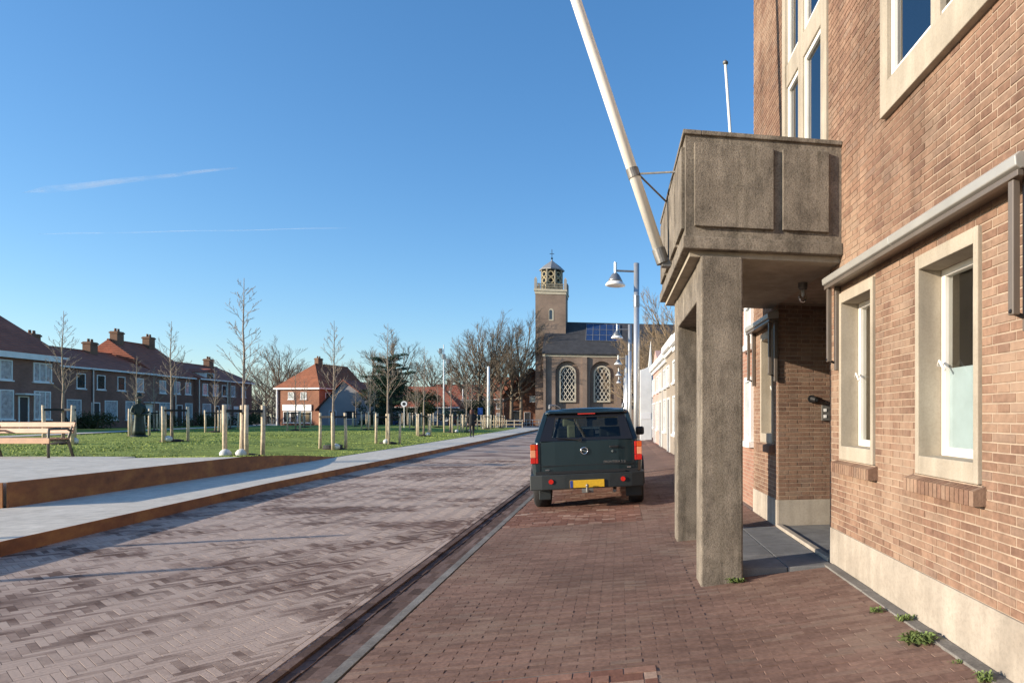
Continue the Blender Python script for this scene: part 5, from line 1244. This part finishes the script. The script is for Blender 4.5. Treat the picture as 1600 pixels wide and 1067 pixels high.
# lower body
sec = [(0.13,[(0.0,0.46),(0.74,0.46),(0.80,0.60),(0.815,0.82),(0.80,1.02),(0.765,1.10),(0.0,1.11)]),
       (0.17,[(0.0,0.44),(0.78,0.44),(0.845,0.58),(0.862,0.82),(0.845,1.02),(0.80,1.12),(0.0,1.13)]),
       (0.30,[(0.0,0.42),(0.80,0.42),(0.868,0.55),(0.885,0.82),(0.865,1.02),(0.815,1.125),(0.0,1.135)]),
       (1.8,[(0.0,0.40),(0.80,0.40),(0.872,0.55),(0.892,0.82),(0.875,1.02),(0.825,1.12),(0.0,1.13)]),
       (3.15,[(0.0,0.40),(0.80,0.40),(0.868,0.55),(0.885,0.82),(0.865,1.00),(0.80,1.09),(0.0,1.12)]),
       (4.0,[(0.0,0.42),(0.78,0.42),(0.85,0.55),(0.865,0.80),(0.83,0.94),(0.72,1.00),(0.0,1.03)]),
       (4.42,[(0.0,0.45),(0.72,0.45),(0.78,0.55),(0.79,0.75),(0.76,0.86),(0.66,0.91),(0.0,0.93)])]
m = MB(); m.loft([ring(y,p) for y,p in sec]); body = m.build('body','car_paint',car,smooth=False,bevel=0.012)
# roof shell
def rring(y, w, z, crown, th=0.05):
    top = [(w*math.cos(math.pi*k/10), z+crown*math.sin(math.pi*k/10)**0.6) for k in range(11)]
    return [(x,y,zz) for x,zz in top]+[(x*0.96,y,zz-th) for x,zz in reversed(top)]
m = MB(); m.loft([rring(0.34,0.655,1.555,0.05,0.03),rring(0.42,0.675,1.565,0.07),rring(1.5,0.685,1.575,0.085),rring(2.5,0.665,1.545,0.075),rring(2.72,0.63,1.50,0.06,0.03)]); m.build('roof','car_paint',car,smooth=True)
def bar(mb, a, b, w, d):
    a, b = Vector(a), Vector(b)
    mb.add([(a.x-w,a.y-d,a.z),(a.x+w,a.y-d,a.z),(a.x+w,a.y+d,a.z),(a.x-w,a.y+d,a.z),(b.x-w*0.9,b.y-d*0.9,b.z),(b.x+w*0.9,b.y-d*0.9,b.z),(b.x+w*0.9,b.y+d*0.9,b.z),(b.x-w*0.9,b.y+d*0.9,b.z)],[(0,3,2,1),(4,5,6,7),(0,1,5,4),(1,2,6,5),(2,3,7,6),(3,0,4,7)])
for s_ in (-1,1):
    for a, b, w, d in (((0.775*s_,0.235,1.11),(0.640*s_,0.43,1.575),0.045,0.065),((0.80*s_,1.25,1.11),(0.665*s_,1.20,1.58),0.02,0.055),((0.80*s_,2.2,1.11),(0.66*s_,2.05,1.57),0.02,0.05),((0.78*s_,3.1,1.09),(0.615*s_,2.66,1.51),0.03,0.05)):
        m = MB(); bar(m,a,b,w,d); m.build('pillar','car_paint',car,bevel=0.012)
    for y0, y1, t0, t1 in ((0.30,1.19,0.47,1.14),(1.31,2.14,1.26,2.0),(2.26,3.02,2.11,2.6)):
        m = MB(); m.quad((0.797*s_,y0,1.12),(0.797*s_,y1,1.12),(0.668*s_,t1,1.56),(0.668*s_,t0,1.56)); m.build('side_window','car_glass',car)
    m = MB(); m.path([(0.60*s_,0.55,1.64),(0.605*s_,0.62,1.695),(0.61*s_,1.6,1.71),(0.60*s_,2.4,1.675),(0.595*s_,2.48,1.62)],[0.02]*5,8); m.build('roof_rail','lead_grey',car,smooth=True)
    # wheels
    for yw in (0.80,3.42):
        m = MB(Matrix.Translation((0.775*s_,yw,0.355)) @ Matrix.Rotation(R(90),4,'Y')); m.lathe([(0.22,-0.12),(0.32,-0.125),(0.352,-0.095),(0.356,0),(0.352,0.095),(0.32,0.125),(0.22,0.12)],n=30); w = m.build('wheel','tyre',car,smooth=True)
        m = MB(Matrix.Translation((0.775*s_,yw,0.355)) @ Matrix.Rotation(R(90),4,'Y')); m.lathe([(0.22,-0.10),(0.05,-0.06),(0.05,0.09),(0.22,0.105)],n=20); m.build('rim','rim',w)
        m = MB(Matrix.Translation((0.775*s_,yw,0.355)) @ Matrix.Rotation(R(90),4,'Y'))
        for k in range(5): a = k*1.2566; m.box(0.06*0-0.02,0.02,0.05,0.21,0.085,0.112) if False else m.tube((0.05*math.cos(a),0.05*math.sin(a),0.10*s_),(0.21*math.cos(a),0.21*math.sin(a),0.105*s_),0.025,n=6)
        m.build('spokes','rim',w)
        m = MB()
        for k in range(9):
            a0, a1 = math.pi*k/9, math.pi*(k+1)/9
            p = lambda a, r: (yw+r*math.cos(a), 0.36+r*math.sin(a))
            q = [p(a0,0.385),p(a0,0.45),p(a1,0.45),p(a1,0.385)]
            m.prism(q, lambda v: (0.84*s_,v[0],v[1]), lambda v: (0.915*s_,v[0],v[1]))
        m.build('wheel_arch','bumper_grey',car)
    m = MB(); m.box(0.66*s_-0.125,0.66*s_+0.125+0.06*s_,0.30,0.325,0.17,0.40) if s_ < 0 else m.box(0.60,0.86,0.30,0.325,0.17,0.40); m.build('mud_flap','bumper_grey',car,bevel=0.01)
    # door mirrors
    m = MB(); m.box(min(0.86*s_,1.03*s_),max(0.86*s_,1.03*s_),2.72,2.86,1.10,1.27); m.build('mirror','black_plastic',car,bevel=0.04,seg=3)
    # tail lights: three lenses in a cluster
    tl = MB(); tl.box(min(0.752*s_,0.866*s_),max(0.752*s_,0.866*s_),0.135,0.27,0.765,1.085); tlo = tl.build('tail_light','black_plastic',car,bevel=0.012)
    for z0, z1, mt in ((0.985,1.075,'lens_amber'),(0.865,0.982,'lens_clear'),(0.772,0.862,'lens_red')):
        for x0, x1, mm in ((0.758,0.795,'lens_red'),(0.797,0.876,mt)):
            m = MB(); m.box(min(x0*s_,x1*s_),max(x0*s_,x1*s_),0.112,0.262,z0,z1); m.build('lens',mm,tlo,bevel=0.006)
    m = MB(); m.tube((0.56*s_,-0.006,0.485),(0.56*s_,0.02,0.485),0.038,n=14); m.build('fog_lamp','lens_red',car)
# tailgate, rear glass with black surround
m = MB(); m.loft([[( x,0.098+0.03*abs(x/0.73)**3,z) for x in (-0.725,-0.5,-0.2,0.2,0.5,0.725)]+[( x,0.15,z) for x in (0.725,-0.725)] for z in (0.60,0.72,0.735,0.95,1.08,1.115)]); tg = m.build('tailgate','car_paint',car,bevel=0.008)
def slopey(z): return 0.115+(z-1.115)*0.60
o4 = [(-0.735,1.118),(0.735,1.118),(0.60,1.555),(-0.60,1.555)]; i4 = [(-0.545,1.165),(0.545,1.165),(0.50,1.485),(-0.50,1.485)]
m = MB(); m.add([(x,slopey(z)-0.012,z) for x,z in o4]+[(x,slopey(z)-0.012,z) for x,z in i4]+[(x,slopey(z)+0.03,z) for x,z in o4]+[(x,slopey(z)+0.03,z) for x,z in i4],[f for k in range(4) for f in ((k,(k+1)%4,4+(k+1)%4,4+k),(8+k,12+k,12+(k+1)%4,8+(k+1)%4),(k,8+k,8+(k+1)%4,(k+1)%4),(4+k,4+(k+1)%4,12+(k+1)%4,12+k))]); m.build('window_surround','black_paint',tg)
m = MB(); m.quad(*[(x,slopey(z)+0.008,z) for x,z in i4]); m.build('rear_window','car_glass',tg)
m = MB(); m.loft([[( -0.62,y,z),(0.62,y,z),(0.60,y+0.02,z+0.035),(-0.60,y+0.02,z+0.035)] for y,z in ((0.30,1.56),(0.40,1.585))]); m.build('spoiler','car_paint',car,bevel=0.008)
m = MB(); m.box(-0.14,0.14,0.318,0.335,1.535,1.553); m.build('brake_light','lens_red',car)
m = MB(); m.path([(-0.10,0.085,1.125),(-0.30,0.10,1.15),(-0.46,0.105,1.165)],[0.016,0.01,0.007],6); m.tube((-0.10,0.12,1.125),(-0.10,0.075,1.125),0.03,n=12); m.build('wiper','black_plastic',tg)
m = MB(); m.box(0.36,0.50,0.078,0.115,0.985,1.02); m.build('handle','black_plastic',tg,bevel=0.008); m = MB(); m.tube((0.40,0.11,0.93),(0.40,0.088,0.93),0.017,n=12); m.build('lock','chrome',tg)
# round emblem with a lightning bar
m = MB(); m.path([(-0.04+0.052*math.cos(k*math.pi/12),0.086,0.95+0.052*math.sin(k*math.pi/12)) for k in range(25)],0.009,6); em = m.build('emblem','chrome',tg,smooth=True)
m = MB(); m.prism([(-0.125,0.955),(-0.045,0.966),(-0.052,0.950),(0.045,0.945),(-0.035,0.934),(-0.028,0.950)], lambda p:(p[0],0.090,p[1]), lambda p:(p[0],0.082,p[1])); m.build('emblem_bolt','chrome',em)
def text(name, s_, size, loc, rot, mat, parent):
    cu = bpy.data.curves.new(name,'FONT'); cu.body = s_; cu.size = size; cu.extrude = 0.002
    o = bpy.data.objects.new(name, cu); COL.objects.link(o); dg = bpy.context.evaluated_depsgraph_get(); me = bpy.data.meshes.new_from_object(o.evaluated_get(dg)); bpy.data.objects.remove(o)
    me.materials.clear(); me.materials.append(MATS[mat]); q = link(name, me, parent, loc=loc); q.rotation_euler = rot; return q
text('lettering','FRONTERA 2.2i',0.052,(0.26,0.094,0.745),(R(90),0,0),'chrome',tg)
# bumper, step, number plate, tow bar
m = MB(); m.loft([[( x,0.0+0.06*abs(x/0.89)**4,z-0.01*abs(x)) for x in (-0.89,-0.7,-0.35,0.35,0.7,0.89)]+[( x,0.34,z) for x in (0.90,-0.90)] for z in (0.36,0.40,0.56,0.60)]); bp = m.build('bumper','bumper_grey',car,bevel=0.014)
for x_ in (-0.738,0.738):
    m = MB(); m.box(x_-0.004,x_+0.004,0.118,0.14,0.62,1.10); m.build('panel_gap','black_plastic',car)
m = MB(); m.box(-0.72,0.72,0.094,0.12,0.722,0.730); m.build('swage_line','black_plastic',tg)
m = MB(); m.box(-0.80,0.80,0.085,0.16,0.585,0.640); m.build('lower_trim','black_plastic',car)
for x_ in (-0.62,0.66): m = MB(); m.box(x_-0.03,x_+0.03,0.09,0.10,0.655,0.675); m.build('badge','chrome',tg)
m = MB(); m.box(-0.60,0.60,0.012,0.09,0.602,0.618); m.build('step_pad','black_plastic',bp)
m = MB(); m.box(-0.27,0.265,-0.020,-0.003,0.375,0.495); pl_ = m.build('number_plate','plate_yellow',bp,bevel=0.004); m = MB(); m.box(-0.268,-0.225,-0.0225,-0.0202,0.379,0.491); m.build('country_strip','plate_blue',pl_)
m = MB(); m.path([(0,0.25,0.33),(0,0.0,0.31),(0,-0.07,0.32),(0,-0.075,0.39)],[0.028,0.028,0.024,0.02],8); m.lathe([(0.005,-0.028),(0.022,-0.015),(0.027,0),(0.022,0.015),(0.005,0.028)],(0,-0.075,0.41),10); m.box(-0.09,0.09,-0.01,0.02,0.29,0.36); m.build('tow_bar','galvanised',car)
m = MB(); m.path([(0.42,0.6,0.30),(0.42,0.12,0.29)],[0.03,0.03],10); m.build('exhaust','galvanised',car); m = MB(); m.lathe([(0.05,-0.3),(0.20,-0.28),(0.20,0.28),(0.05,0.3)],n=14); m.v = [(0.10+z_*0.9,0.62+y_*0.6,0.37+x_*0.35) for x_,y_,z_ in m.v]; m.build('spare_tank','black_plastic',car)
m = MB(); m.tube((-0.7,0.80,0.36),(0.7,0.80,0.36),0.06,n=8); m.build('rear_axle','black_plastic',car)
# cabin: deck, seats, windscreen
m = MB(); m.quad((-0.77,3.08,1.10),(0.77,3.08,1.10),(0.615,2.68,1.52),(-0.615,2.68,1.52)); m.build('windscreen','car_glass',car)
for x in (-0.38,0.38):
    m = MB(); m.box(x-0.22,x+0.22,1.72,1.86,1.12,1.30); m.build('seat_back','seat_cloth',car,bevel=0.03); m = MB(); m.box(x-0.12,x+0.12,1.74,1.83,1.32,1.46); m.build('headrest','cream_cloth' if x < 0 else 'seat_cloth',car,bevel=0.03)
for x in (-0.42,0,0.42): m = MB(); m.box(x-0.11,x+0.11,0.98,1.06,1.14,1.27); m.build('headrest','seat_cloth',car,bevel=0.03)
m = MB(); m.box(-0.62,0.62,2.70,2.95,1.115,1.15); m.build('dashboard','black_plastic',car); m = MB(); m.box(-0.10,0.10,2.50,2.53,1.43,1.49); m.build('inside_mirror','black_plastic',car)
m = MB(); m.box(-0.36,-0.20,0.9,1.0,1.13,1.36); m.build('luggage','cream_cloth',car,bevel=0.03)
for s_ in (-1,1): m = MB(); m.box(0.62*s_-0.11,0.62*s_+0.11,4.38,4.43,0.72,0.86); m.build('headlight','jar_glass',car)
m = MB(); m.box(-0.86,0.86,4.30,4.52,0.40,0.62); m.build('front_bumper','bumper_grey',car,bevel=0.03)
# ------------------------------------------------------------------ far cars
def far_car(label, loc, rz, mat, van=False):
    t = thing('far_car', label, 'car', loc, rz); h = 1.9 if van else 1.45
    prof = [(-2.1,0.35),(2.05,0.35),(2.1,0.7),(1.9,0.92),(1.0,1.0),(0.45,h),(-1.6,h-0.02),(-2.05,1.0)]
    m = MB(); m.prism(prof, lambda p:(p[0],-0.84,p[1]), lambda p:(p[0],0.84,p[1])); m.build('body',mat,t,bevel=0.08,seg=3)
    for s_ in (-1,1):
        for a, b in ((-1.55,-0.55),(-0.45,0.42)):
            m = MB(); m.add([(a,0.846*s_,1.02),(b+(0.42 if b > 0 else 0),0.846*s_,1.02),(b,0.846*s_,h-0.1),(a+0.05,0.846*s_,h-0.1)],[(0,1,2,3)]); m.build('window','pane_dark',t)
        for x in (-1.3,1.3):
            m = MB(); m.tube((x,0.68*s_,0.32),(x,0.87*s_,0.32),0.32,n=18); w = m.build('wheel','tyre',t); m = MB(); m.tube((x,0.871*s_,0.32),(x,0.885*s_,0.32),0.19,n=12); m.build('rim','rim',w)
        m = MB(); m.box(2.06,2.12,0.62*s_-0.14,0.62*s_+0.14,0.66,0.82); m.build('headlight','lamp_white',t); m = MB(); m.box(-2.13,-2.06,0.66*s_-0.1,0.66*s_+0.1,0.72,0.95); m.build('tail_light','lens_red',t)
    m = MB(); m.quad((-2.075,-0.66,1.03),(-2.075,0.66,1.03),(-1.66,0.62,h-0.1),(-1.66,-0.62,h-0.1)); m.build('rear_window','pane_dark',t); m = MB(); m.quad((1.0,-0.7,1.03),(1.0,0.7,1.03),(0.52,0.66,h-0.08),(0.52,-0.66,h-0.08)); m.build('windscreen','pane_dark',t)
    return t
far_car('dark red hatchback parked beyond the far end of the lawn', (-18.6,81.5,-0.01), R(5), 'red_paint'); far_car('black van parked by the low house with the dark red roof', (-30.3,80.9,-0.01), R(180), 'black_paint', True); far_car('blue car parked near the round traffic sign', (-26.0,81.2,-0.01), R(176), 'blue_paint')

# ------------------------------------------------------------------ set the far things out square to the street
SKIP = ('platform','edging_plate','contrail','flagpole','lawn','grass','pavement','kerb','road','gutter','sidewalk','ground','plaza','side_road','footpath','sun','camera','weed','awning_box')
for o in list(COL.objects):
    if o.parent is not None or o.name.split('.')[0] in SKIP: continue
    if o.location.x < -8: o.location.y += -0.325*o.location.x
    elif o.name.startswith('row_house') or o.name.startswith('pylon'): o.location.y -= 0.66
    elif o.name == 'church': o.location.y += 3.0
